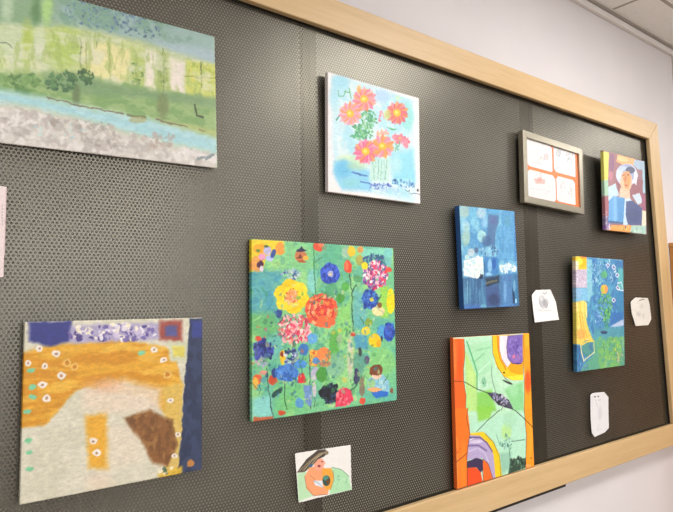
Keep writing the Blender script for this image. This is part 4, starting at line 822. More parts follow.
PAINT['orange'] = [
  ('w','b4e0bc',0.8,30,40,0.45,[]),
  ('w','c8ecd0',0.7,20,30,0.55,[]),
  ('p','a0dcac',0.6,5,[-122.6,169.6,-8.5,186.0,-5.6,106.6,-83.7,78.0]),
  ('p','b4e080',0.9,3,[-126.3,161.4,-83.0,90.8,-81.2,-6.9,-130.6,-1.2]),
  ('e','c8e890',0.7,4,-106.6,88.4,13.2,-1.1,-1.2,-25.2),
  ('s','4cae70',0.9,5.37,[-118.6,184.2,-100.5,147.2,-79.2,99.0,-81.6,52.4]),
  ('s','7cc890',0.8,3.84,[-87.9,129.4,-45.8,148.4]),
  ('s','88cc98',0.6,5.59,[-79.7,158.9,-16.8,164.4]),
  ('s','c8f0d4',0.8,4.45,[-72.5,98.5,-18.9,125.0]),
  ('p','84cc58',0.9,4,[-82.0,44.0,-16.1,46.4,1.9,-16.3,-84.5,-6.5]),
  ('p','88d08c',0.9,5,[41.6,41.1,134.2,55.5,132.5,-31.2,82.6,-25.5]),
  ('e','a0dca8',0.8,5,86.2,32.5,22.8,-2.1,-1.1,-17.9),
  ('e','70b88c',0.7,2,-49.8,70.9,9.7,-0.8,-0.7,-12.8),
  ('d',['3a6a50','8cc8a0'],0.7,2.18,14,-49.8,70.9,13.8,-1.2,-0.8,-15.4),
  ('p','f8a414',1,1,[-6.4,197.0,143.2,193.7,134.5,60.0,88.1,63.0,43.7,76.4,12.3,105.4,-4.9,146.2]),
  ('p','fcc418',1,0.8,[-6.4,197.0,21.0,194.6,22.3,153.5,38.9,121.4,74.3,87.5,135.4,73.7,134.5,60.0,80.5,63.6,36.6,81.4,5.6,114.7,-6.6,155.1]),
  ('s','f07818',1,4.56,[17.4,196.1,18.9,158.2,24.7,131.1,52.4,98.1]),
  ('p','fce038',1,0.5,[58.6,77.5,135.6,76.0,134.5,60.0,80.5,64.5]),
  ('p','e4dce8',1,0.5,[26.9,194.4,65.6,193.8,58.8,142.6,76.0,114.5,60.1,102.0,38.9,121.4,25.7,148.9]),
  ('e','f4f0f4',0.8,2,37.5,161.7,8.9,-0.4,-1.5,-26.8),
  ('p','7c64b4',1,1,[67.1,193.8,140.1,194.7,136.4,112.8,113.9,106.5,83.5,113.1,63.2,128.8,58.8,156.1]),
  ('d',['6a50a8','8c78c4','4a3c8c','9888d0'],0.8,5.94,60,101.4,153.9,34.0,-1.7,-2.3,-36.5),
  ('e','9a70b8',0.8,0.5,103.5,126.4,23.2,-1.4,-0.7,-11.4),
  ('e','d87898',1,0.5,92.3,131.6,6.1,-0.4,-0.3,-5.4),
  ('s','2c2050',1,2.04,[67.0,192.0,59.1,160.6,63.2,128.8,83.4,111.7,129.8,108.7]),
  ('s','4a3040',1,1.43,[24.6,193.6,22.8,162.4,35.5,126.0,56.5,104.5]),
  ('s','5a4420',1,1.7,[-5.8,194.8,-6.3,146.2,15.9,105.1,47.1,71.7,79.8,53.3]),
  ('e','24302c',1,0.5,57.6,59.7,22.6,-8.3,-2.0,-2.3),
  ('e','302818',1,0.5,42.9,89.0,5.2,-0.4,-0.2,-2.7),
  ('s','5a7a68',1,2.23,[-12.5,111.5,-15.4,85.5,-8.3,58.7,1.2,36.0]),
  ('p','48485c',1,1,[-37.5,39.7,-2.4,36.4,33.2,24.2,62.0,8.0,82.8,-21.9,53.2,-13.3,10.0,0.2,-17.5,20.5]),
  ('d',['1c1c24','8888b0','c8c4d8','303040','a09cc0'],0.9,4.5,50,18.1,14.7,36.8,-16.9,-11.5,-10.2),
  ('s','2c3020',1,2.13,[-174.8,83.5,-130.3,75.6,-84.8,54.8,-37.6,38.9]),
  ('s','141418',1,1.96,[-37.6,38.9,10.3,4.6,82.9,-21.1]),
  ('s','202820',1,2.25,[35.4,-2.5,23.6,-15.3]),
  ('p','f2641e',1,0.6,[-195.1,195.9,-130.1,193.2,-128.0,153.0,-136.4,111.6,-136.7,78.3,-128.7,40.1,-132.7,-5.1,-203.2,3.0]),
  ('e','f88838',0.6,5,-172.3,143.1,8.8,-0.5,-2.3,-53.6),
  ('e','ee4c14',0.6,5,-150.3,133.4,9.0,-0.6,-2.2,-49.9),
  ('s','4a3a18',1,1.82,[-130.2,191.1,-128.0,153.0,-136.4,111.6,-136.7,78.3,-129.3,40.1,-132.5,-1.0]),
  ('s','4a3018',1,1.81,[-187.3,84.6,-143.1,78.8]),
  ('p','f8a020',1,0.6,[143.7,200.7,189.0,200.5,179.9,-41.2,132.2,-35.7,143.0,68.5,138.1,115.0]),
  ('e','e85420',0.9,5,158.0,53.5,16.0,-1.3,-2.1,-32.2),
  ('e','fcb428',0.9,4,162.3,178.9,11.3,-0.5,-1.6,-23.4),
  ('s','4a3a18',1,1.81,[143.2,193.7,144.3,137.8,137.5,105.8,140.5,54.9,134.9,-31.4]),
  ('p','b0e2c8',0.7,8,[-122.7,-25.3,153.7,-29.9,134.9,-186.4,14.7,-189.2,-10.8,-103.0,-117.2,-56.8]),
  ('p','88cc48',0.9,5,[-85.9,6.0,-12.8,-2.0,-29.5,-32.1,-80.8,-34.9]),
  ('e','b4e088',0.8,6,44.4,-78.4,23.4,-3.1,-1.4,-23.1),
  ('e','a4d8b4',0.7,5,62.1,-47.9,31.6,-3.9,-1.4,-23.4),
  ('s','2f4a38',1,2.31,[17.0,-14.5,-37.1,-35.7,-89.2,-60.5]),
  ('s','283028',1,2.84,[87.7,-22.5,127.2,-48.6,167.3,-80.3]),
  ('p','f4c818',1,0.8,[-117.4,-61.1,-60.7,-65.2,-18.1,-97.4,10.0,-138.1,18.0,-198.9,-16.3,-201.8,-20.8,-146.9,-62.7,-104.4,-118.3,-78.6]),
  ('p','b4a4cc',1,0.8,[-117.7,-65.5,-75.6,-73.5,-40.4,-98.7,-18.5,-133.6,-12.6,-202.5,-34.7,-198.4,-50.6,-151.0,-67.9,-134.8,-134.5,-128.5,-129.0,-85.8]),
  ('s','6a5484',1,4.58,[-118.0,-72.0,-75.8,-77.9,-47.6,-95.4,-23.2,-123.8]),
  ('s','7a6c9c',1,5.05,[-125.9,-92.8,-84.0,-97.7,-48.8,-117.7]),
  ('s','c8bcdc',1,4.55,[-130.0,-107.4,-84.4,-105.6,-56.4,-123.2,-39.7,-152.8]),
  ('e','dcd4e8',0.8,0.5,-90.5,-87.0,28.2,-2.5,0.4,-4.5),
  ('s','e8e4f0',1,2.78,[-118.3,-78.6,-104.2,-77.1]),
  ('p','3a2c50',1,0.8,[-133.3,-133.0,-92.7,-129.9,-63.1,-140.0,-65.9,-166.2,-80.6,-172.5,-93.9,-154.8,-134.1,-150.2]),
  ('p','ee4c18',1,0.8,[-134.1,-150.2,-97.4,-154.2,-76.9,-170.9,-66.5,-205.9,-136.7,-205.8]),
  ('p','f06a20',1,0.8,[-66.0,-139.5,-44.8,-151.9,-26.9,-190.9,-24.0,-204.9,-66.5,-205.9,-66.1,-170.6]),
  ('s','3a2820',1,1.72,[-64.4,-137.6,-42.0,-154.6,-23.7,-200.4]),
  ('s','3a1c20',1,2.25,[-69.2,-161.2,-66.3,-201.6]),
  ('s','6a5420',1,1.77,[-53.6,-69.8,-14.6,-102.4,9.4,-147.2,10.6,-193.0]),
  ('d',['70a898','a0d0c0','4a8070','88b8a8'],0.7,4.81,40,42.5,-110.8,31.1,-4.5,-1.4,-23.0),
  ('p','88bca4',0.7,5,[10.2,-133.6,64.6,-137.3,62.1,-178.9,14.4,-193.7]),
  ('p','2c4838',1,3,[59.3,-159.8,134.5,-167.2,134.4,-193.4,45.1,-199.1]),
  ('d',['1c3028','4a6c54','74a088','2c4438'],0.85,5.53,50,94.4,-174.9,40.2,-6.6,-1.1,-16.8),
  ('s','3a6450',1,2.41,[53.9,-117.1,55.9,-150.0,57.0,-196.6]),
  ('s','5a8870',1,2.52,[66.3,-109.5,131.3,-113.1]),
  ('s','78a88c',1,2.95,[-2.1,-81.4,11.5,-110.8]),
  ('p','f4741c',1,0.6,[-188.8,12.9,-124.7,5.8,-117.0,-52.4,-126.0,-95.0,-133.3,-133.0,-134.7,-206.2,-198.0,-202.5]),
  ('e','f89840',0.7,6,-175.3,-134.7,9.2,-1.5,-2.8,-63.5),
  ('e','f88c20',0.7,6,-148.6,-139.1,12.1,-2.0,-2.5,-55.6),
  ('s','8a3c18',1,2.7,[-181.7,-129.3,-147.6,-117.7,-130.1,-109.6]),
  ('s','4a3018',1,2.21,[-122.6,5.6,-129.4,-20.1,-117.4,-61.1,-132.3,-111.4,-134.5,-201.9]),
  ('d',['e05818','d84c10'],0.6,3.21,14,-167.2,-101.7,20.0,-3.1,-2.3,-51.2),
  ('p','f8981c',1,0.6,[135.6,-23.0,183.8,-28.4,180.7,-198.8,130.0,-197.4,139.9,-110.5]),
  ('e','fcac34',0.6,5,158.0,-117.9,11.8,-1.7,-3.9,-57.5),
  ('s','3a3820',1,2.22,[133.9,-22.9,140.5,-100.9,131.2,-190.5]),
  ('s','402c18',1,2.58,[127.2,-48.6,175.7,-83.8]),
  ('e','5a4020',1,0.5,159.5,-171.2,3.4,-0.5,-0.2,-2.9),
  ('e','f0a878',0.8,0.5,143.0,-190.1,13.3,-2.2,-0.3,-3.8),
]
PAINT['portrait'] = [
  ('p','dcd454',1,0.5,[-179.3,138.0,-119.9,139.5,-132.4,36.7,-185.2,31.0]),
  ('p','9cc8ac',1,0.5,[-185.2,31.0,-132.2,40.1,-128.8,-16.7,-188.4,-28.8]),
  ('p','985460',1,0.5,[-188.6,-32.1,-129.2,-23.4,-133.4,-97.4,-192.4,-101.5]),
  ('p','786c90',1,0.5,[-192.2,-98.2,-133.0,-90.7,-115.6,-136.4,-194.9,-147.5]),
  ('d',['d8c8dc','5a4878','a898b8'],0.8,5.63,24,-147.1,-105.0,33.1,2.2,-1.5,-26.7),
  ('p','94646c',1,0.5,[-119.9,139.5,-51.4,142.0,-60.9,51.3,-46.5,-9.1,-132.8,-17.0]),
  ('e','7a5078',0.8,3,-101.7,104.5,19.1,2.4,-2.0,-34.3),
  ('e','c87890',0.7,3,-111.2,55.9,16.3,1.8,-1.0,-17.0),
  ('p','eaa468',1,0.5,[-58.4,141.0,78.7,141.7,77.0,116.4,-18.2,108.1,-67.0,112.4]),
  ('e','f0c080',1,0.5,-16.9,129.2,41.2,-0.0,-5.8,-10.2),
  ('p','98b4cc',1,0.5,[78.5,139.5,166.1,142.1,163.6,105.2,106.3,102.0,62.2,118.1]),
  ('p','8c6470',1,0.5,[106.5,105.6,163.8,108.8,157.5,17.0,93.1,18.1]),
  ('p','98c4d8',1,0.5,[137.4,109.3,164.1,112.5,157.5,17.0,135.7,15.0]),
  ('p','86505c',1,0.5,[-77.2,56.3,-41.5,74.1,-25.3,-7.1,-53.7,-13.2]),
  ('p','8c5460',1,0.5,[73.8,66.1,142.2,66.3,131.0,14.5,24.5,-13.0,33.9,19.4]),
  ('p','b8d4ec',1,0.5,[-131.1,13.3,-78.6,32.3,-53.5,-9.7,-134.0,-37.2]),
  ('p','c4d8ec',1,0.5,[47.3,-0.4,108.0,13.8,133.2,-21.3,89.8,-32.1]),
  ('p','94506c',1,0.5,[126.4,14.1,162.4,19.0,157.5,-51.9,122.0,-51.0]),
  ('p','e4dcc4',1,0.5,[121.9,-52.5,157.5,-51.9,153.2,-113.7,118.0,-110.1]),
  ('p','e8c0a4',1,0.5,[-44.8,18.6,27.0,25.8,31.8,-12.4,-5.1,-26.1,-53.9,-16.6]),
  ('e','c8d8f0',1,0.5,11.1,73.2,84.3,9.6,-2.6,-42.3),
  ('e','8898c8',0.9,0.5,8.6,79.9,72.6,8.4,-2.1,-33.9),
  ('p','d4dcec',1,0.5,[62.0,114.6,100.5,83.4,82.7,42.1,57.9,50.1,67.2,79.6]),
  ('p','c4d4ec',1,0.5,[-64.9,78.3,-39.8,102.0,-19.3,90.6,-36.5,40.1,-57.4,41.4]),
  ('e','b4c8ec',1,0.5,-19.1,94.1,34.3,4.1,-0.5,-8.4),
  ('e','46506c',1,0.5,38.6,94.0,38.4,4.6,-0.8,-12.8),
  ('e','e8b894',1,0.5,3.8,47.9,46.3,5.0,-2.4,-38.7),
  ('p','e48c50',0.85,2,[-19.9,80.1,31.0,89.6,43.9,62.8,19.4,21.5,-9.3,22.2]),
  ('e','d87848',0.8,0.5,-7.1,57.2,12.9,1.4,-0.7,-11.2),
  ('e','e8a474',1,0.5,-20.8,66.1,14.3,1.6,-0.4,-7.0),
  ('s','a05838',1,3.01,[-5.8,78.3,1.3,54.6,-8.0,43.2]),
  ('e','4a3030',1,0.5,19.8,74.2,8.8,1.0,-0.1,-2.1),
  ('e','5a4038',1,0.5,-17.8,68.5,8.6,1.0,-0.1,-2.1),
  ('e','b84840',1,0.5,2.9,33.8,14.5,1.5,-0.2,-2.8),
  ('p','549cdc',1,0.5,[-129.9,-36.9,-95.2,-17.0,-11.6,-16.3,-14.6,-109.9,-138.5,-117.7]),
  ('p','74b4e8',0.9,2,[-95.4,-20.4,-74.7,-17.1,-76.1,-110.4,-103.4,-112.1]),
  ('p','4088cc',0.8,3,[-68.2,-24.7,-11.8,-18.4,-14.2,-102.9,-66.2,-106.3]),
  ('p','c0dcf4',1,0.5,[-11.9,-19.7,24.5,-13.0,45.9,-21.7,3.6,-115.7,-29.2,-117.7]),
  ('p','3c4c80',1,0.5,[-0.8,-25.7,53.3,-21.0,127.1,-43.4,118.1,-108.6,8.0,-115.4,-8.6,-81.8]),
  ('e','344070',0.8,4,57.1,-77.2,50.5,3.6,-1.8,-28.3),
  ('s','2c5488',1,7.88,[-138.2,-112.4,-31.6,-111.0]),
  ('p','ec9844',1,0.5,[-114.9,-124.3,32.6,-115.3,30.9,-141.9,-142.7,-144.6]),
  ('p','9cc8bc',1,0.5,[32.6,-115.3,153.5,-110.1,151.3,-142.6,23.6,-142.3]),
  ('d',['e8c850','3a3040','f0b860'],0.9,4.95,16,-18.5,-127.3,42.7,2.5,-0.4,-6.9),
  ('d',['78a89c','c0dcc8'],0.8,6.19,14,83.5,-128.5,54.2,3.1,-0.6,-8.5),
  ('d',['783c98','d8c8d8'],0.9,4.71,12,-135.3,-130.9,24.0,1.4,-0.5,-9.4),
]
PAINT['chair'] = [
  ('w','3c80b8',0.8,16,24,0.45,[]),
  ('w','5cb0c8',0.7,14,18,0.55,[]),
  ('w','2c64a8',0.7,12,20,0.6,[]),
  ('p','f4c83c',1,0.5,[-179.3,191.0,-92.4,192.7,-93.4,148.1,-180.2,145.5]),
  ('e','fcb81c',1,0.5,-117.0,172.6,24.0,0.9,-0.4,-19.0),
  ('e','f0e848',1,0.5,-136.8,174.0,17.4,0.7,-0.2,-10.5),
  ('p','e8dcd0',0.9,3,[-179.5,178.6,-144.7,173.7,-145.3,146.5,-180.2,145.5]),
  ('e','f07830',1,0.5,-112.6,188.8,20.0,0.8,-0.1,-2.5),
  ('p','c4b8cc',1,0.5,[-180.2,145.5,-89.3,149.0,-90.8,86.7,-181.5,85.8]),
  ('d',['b088b4','e0d8e4','a0a4cc','d8b8c0','f0e8ec'],0.7,2.87,90,-134.1,117.6,39.5,0.8,-0.7,-29.3),
  ('p','88c8d8',0.9,3,[-92.5,186.3,-59.8,183.3,-58.7,63.6,-83.9,38.2,-95.4,63.5]),
  ('p','78b8dc',1,0.5,[-181.5,84.5,-90.9,85.5,-87.9,42.4,-182.4,40.6]),
  ('e','90b8e0',0.7,3,-150.9,67.4,23.4,0.1,-0.4,-16.6),
  ('d',['2c5ca4','78b4d8','3c8cc0','b8d8e8','1c4888','58a8b8'],0.75,3.72,160,32.7,147.4,113.6,3.2,-1.4,-48.4),
  ('d',['2c64b4','90c8e0','3c88c0','a8d8e0'],0.7,3.62,100,-28.3,111.1,42.1,0.7,-2.3,-86.3),
  ('p','3470a8',0.8,4,[100.7,187.4,170.2,187.9,169.3,160.3,99.9,162.7]),
  ('p','58b4b0',0.8,4,[122.6,158.9,169.3,160.3,166.7,82.6,120.4,86.7]),
  ('p','3480b0',0.8,4,[110.8,73.2,166.7,82.6,163.5,-13.6,108.1,-12.6]),
  ('s','e4e4f4',1,3.14,[38.5,167.4,49.3,175.7,63.2,168.2,52.4,159.9,38.5,167.4]),
  ('e','6c68a8',1,0.5,50.8,167.8,7.1,0.2,-0.1,-3.5),
  ('s','e4e4f4',1,3.2,[78.2,162.0,89.3,170.4,103.5,162.8,92.4,154.4,78.2,162.0]),
  ('e','6c68a8',1,0.5,90.8,162.4,7.2,0.2,-0.1,-3.6),
  ('s','e4e4f4',1,3.23,[104.5,133.7,115.7,142.0,130.1,134.3,118.8,125.9,104.5,133.7]),
  ('e','6c68a8',1,0.5,117.3,134.0,7.3,0.2,-0.1,-3.6),
  ('s','e4e4f4',1,3.18,[74.7,44.2,85.7,52.1,99.9,44.1,88.8,36.1,74.7,44.2]),
  ('e','6c68a8',1,0.5,87.3,44.1,7.2,-0.0,-0.1,-3.6),
  ('s','e4e4f4',1,3.23,[107.6,88.9,118.9,97.1,133.3,89.1,122.0,80.9,107.6,88.9]),
  ('e','6c68a8',1,0.5,120.4,89.0,7.3,0.1,-0.1,-3.6),
  ('s','f0f0f8',1,3.2,[99.8,158.2,105.9,149.4,94.8,144.6]),
  ('s','c4dcec',1,3.92,[116.3,104.7,144.2,109.6,161.8,78.1,129.4,82.3]),
  ('s','d4e4f0',0.8,2.41,[-39.3,171.2,-32.9,161.9,-43.1,153.8]),
  ('s','d4e4f0',0.8,2.43,[-18.8,150.2,-12.3,140.9,-22.7,132.8]),
  ('s','d4e4f0',0.8,2.41,[-32.2,124.0,-25.7,114.6,-36.0,106.7]),
  ('s','d4e4f0',0.8,2.53,[76.3,126.3,83.2,116.7,72.2,108.5]),
  ('s','d4e4f0',0.8,2.52,[67.9,143.9,74.7,134.3,63.8,126.0]),
  ('s','d4e4f0',0.8,2.45,[-5.2,181.1,1.3,171.8,-9.1,163.6]),
  ('e','58b068',0.8,3,23.6,133.9,21.7,0.5,-0.4,-13.2),
  ('d',['3c8c4c','5cb450','2c7048','88c858','4aa468'],0.85,4.31,140,29.3,29.0,47.8,-0.3,-1.4,-48.0),
  ('e','dcb440',1,0.5,22.2,83.6,26.0,0.2,-0.5,-16.6),
  ('e','e89058',1,0.5,35.2,83.7,12.2,0.1,-0.3,-11.4),
  ('e','a8b848',1,0.5,6.6,81.2,8.6,0.1,-0.2,-8.7),
  ('p','ecd060',1,2,[-167.1,38.5,-119.9,44.6,-96.0,38.2,-93.2,-12.3,-175.8,-10.7]),
  ('s','f8e8a0',1,3.96,[-159.3,38.5,-155.8,-11.1]),
  ('s','dca838',1,4.0,[-139.8,38.4,-136.2,-11.4]),
  ('s','f8e8a0',1,4.03,[-120.1,38.3,-116.5,-11.8]),
  ('s','f8e8a0',1,4.07,[-102.5,38.2,-98.9,-12.2]),
  ('d',['4c80d0','88c0e8','3c60b8','a8d0ec'],0.7,3.73,60,-16.9,-14.3,52.3,-1.0,-0.7,-26.6),
  ('p','2c68b0',0.8,3,[63.9,2.3,157.7,0.9,156.8,-27.0,62.4,-47.6]),
  ('d',['48a848','78c848','2c8040'],0.85,4.45,50,35.9,-24.3,23.4,-0.5,-1.0,-36.0),
  ('p','b4c4e0',0.95,2,[62.4,-47.6,128.0,-31.0,158.8,-24.7,158.0,-48.0,80.6,-51.7]),
  ('p','4c98a4',0.8,5,[-52.4,-53.0,165.7,-50.6,164.3,-92.4,-53.4,-92.3]),
  ('e','28406c',1,0.5,16.8,-66.4,24.8,-0.9,-0.2,-5.8),
  ('e','485878',1,0.5,12.5,-63.1,14.2,-0.5,-0.1,-2.7),
  ('p','e8c858',1,2,[-179.0,5.8,-109.7,4.8,-94.2,-38.7,-61.7,-85.4,-49.2,-94.7,-120.4,-104.4,-168.6,-100.0,-180.8,-78.4]),
  ('s','f6e6a0',1,4.66,[-164.8,5.6,-154.6,-41.3,-134.7,-86.7]),
  ('p','d8c850',0.8,3,[-179.0,5.8,-150.4,5.3,-160.2,-79.2,-180.9,-82.6]),
  ('s','f8e088',1,4.1,[-150.5,1.1,-143.5,-45.9,-128.1,-84.8]),
  ('s','e89c28',1,4.15,[-126.2,0.7,-115.0,-46.8,-95.2,-81.9]),
  ('s','8cc080',1,3.6,[-109.7,2.6,-94.2,-38.7,-65.9,-83.1]),
  ('e','f0a850',0.7,3,-135.9,-67.5,24.3,-0.9,-0.4,-17.0),
  ('s','d89c34',1,4.71,[-143.9,5.3,-133.7,-41.9,-113.5,-87.6]),
  ('p','d8c850',0.8,3,[-179.0,5.8,-150.4,5.3,-160.2,-79.2,-180.9,-82.6]),
  ('s','f8e088',1,4.1,[-150.5,1.1,-143.5,-45.9,-128.1,-84.8]),
  ('s','e89c28',1,4.15,[-126.2,0.7,-115.0,-46.8,-95.2,-81.9]),
  ('s','8cc080',1,3.6,[-109.7,2.6,-94.2,-38.7,-65.9,-83.1]),
  ('e','f0a850',0.7,3,-135.9,-67.5,24.3,-0.9,-0.4,-17.0),
  ('s','f6e6a0',1,4.75,[-124.4,5.0,-114.1,-42.5,-93.7,-88.4]),
  ('p','d8c850',0.8,3,[-179.0,5.8,-150.4,5.3,-160.2,-79.2,-180.9,-82.6]),
  ('s','f8e088',1,4.1,[-150.5,1.1,-143.5,-45.9,-128.1,-84.8]),
  ('s','e89c28',1,4.15,[-126.2,0.7,-115.0,-46.8,-95.2,-81.9]),
  ('s','8cc080',1,3.6,[-109.7,2.6,-94.2,-38.7,-65.9,-83.1]),
  ('e','f0a850',0.7,3,-135.9,-67.5,24.3,-0.9,-0.4,-17.0),
  ('p','58a480',0.9,5,[-61.8,-89.8,164.5,-87.8,160.5,-208.1,-170.7,-196.4,-54.6,-140.2]),
  ('w','78bc58',0.7,14,18,0.5,[-27.4,-80.2,164.5,-87.8,160.8,-198.9,-30.3,-189.8]),
  ('d',['7cbc48','a8cc50','3c8c58','5cb070','c8c850'],0.7,5.14,90,69.1,-129.3,73.1,-3.8,-1.1,-36.1),
  ('d',['b8b0a0','3c5c48','98b878'],0.8,3.94,30,123.9,-159.7,28.3,-1.7,-0.6,-18.3),
  ('p','2c5c98',0.9,3,[-181.3,-103.6,-136.8,-107.8,-121.7,-157.6,-138.6,-190.4,-183.2,-191.3]),
  ('w','3c88b0',0.7,8,16,0.5,[-181.3,-103.6,-120.5,-108.6,-138.7,-194.6,-183.2,-191.3]),
  ('e','3c8888',1,0.5,-96.0,-116.3,36.4,-1.9,-0.6,-26.6),
  ('e','4c908c',1,0.5,-96.0,-114.2,31.5,-1.6,-0.5,-21.5),
  ('e','3c70a0',0.8,0.5,-75.1,-113.0,10.1,-0.5,-0.3,-13.0),
  ('s','f0e498',1,4.7,[-138.3,-105.6,-130.8,-131.5,-121.7,-157.6]),
  ('s','d8dc90',1,4.26,[-121.7,-157.6,-88.4,-144.7,-50.2,-131.7,-53.6,-101.0]),
  ('s','e8cc50',1,4.78,[-132.6,-103.8,-95.5,-93.9,-53.5,-94.5]),
  ('s','88b848',0.7,4.32,[-20.1,-133.4,-16.8,-173.2,-13.0,-191.0]),
  ('s','a8b490',0.7,5.02,[27.3,-167.2,22.3,-189.1]),
  ('d',['5888c0','88b8d8','3c68a8'],0.7,4.1,24,-130.3,-178.3,40.5,-2.9,-0.3,-15.2),
  ('s','98b8b0',0.7,5.99,[150.0,-87.2,151.2,-138.2]),
]
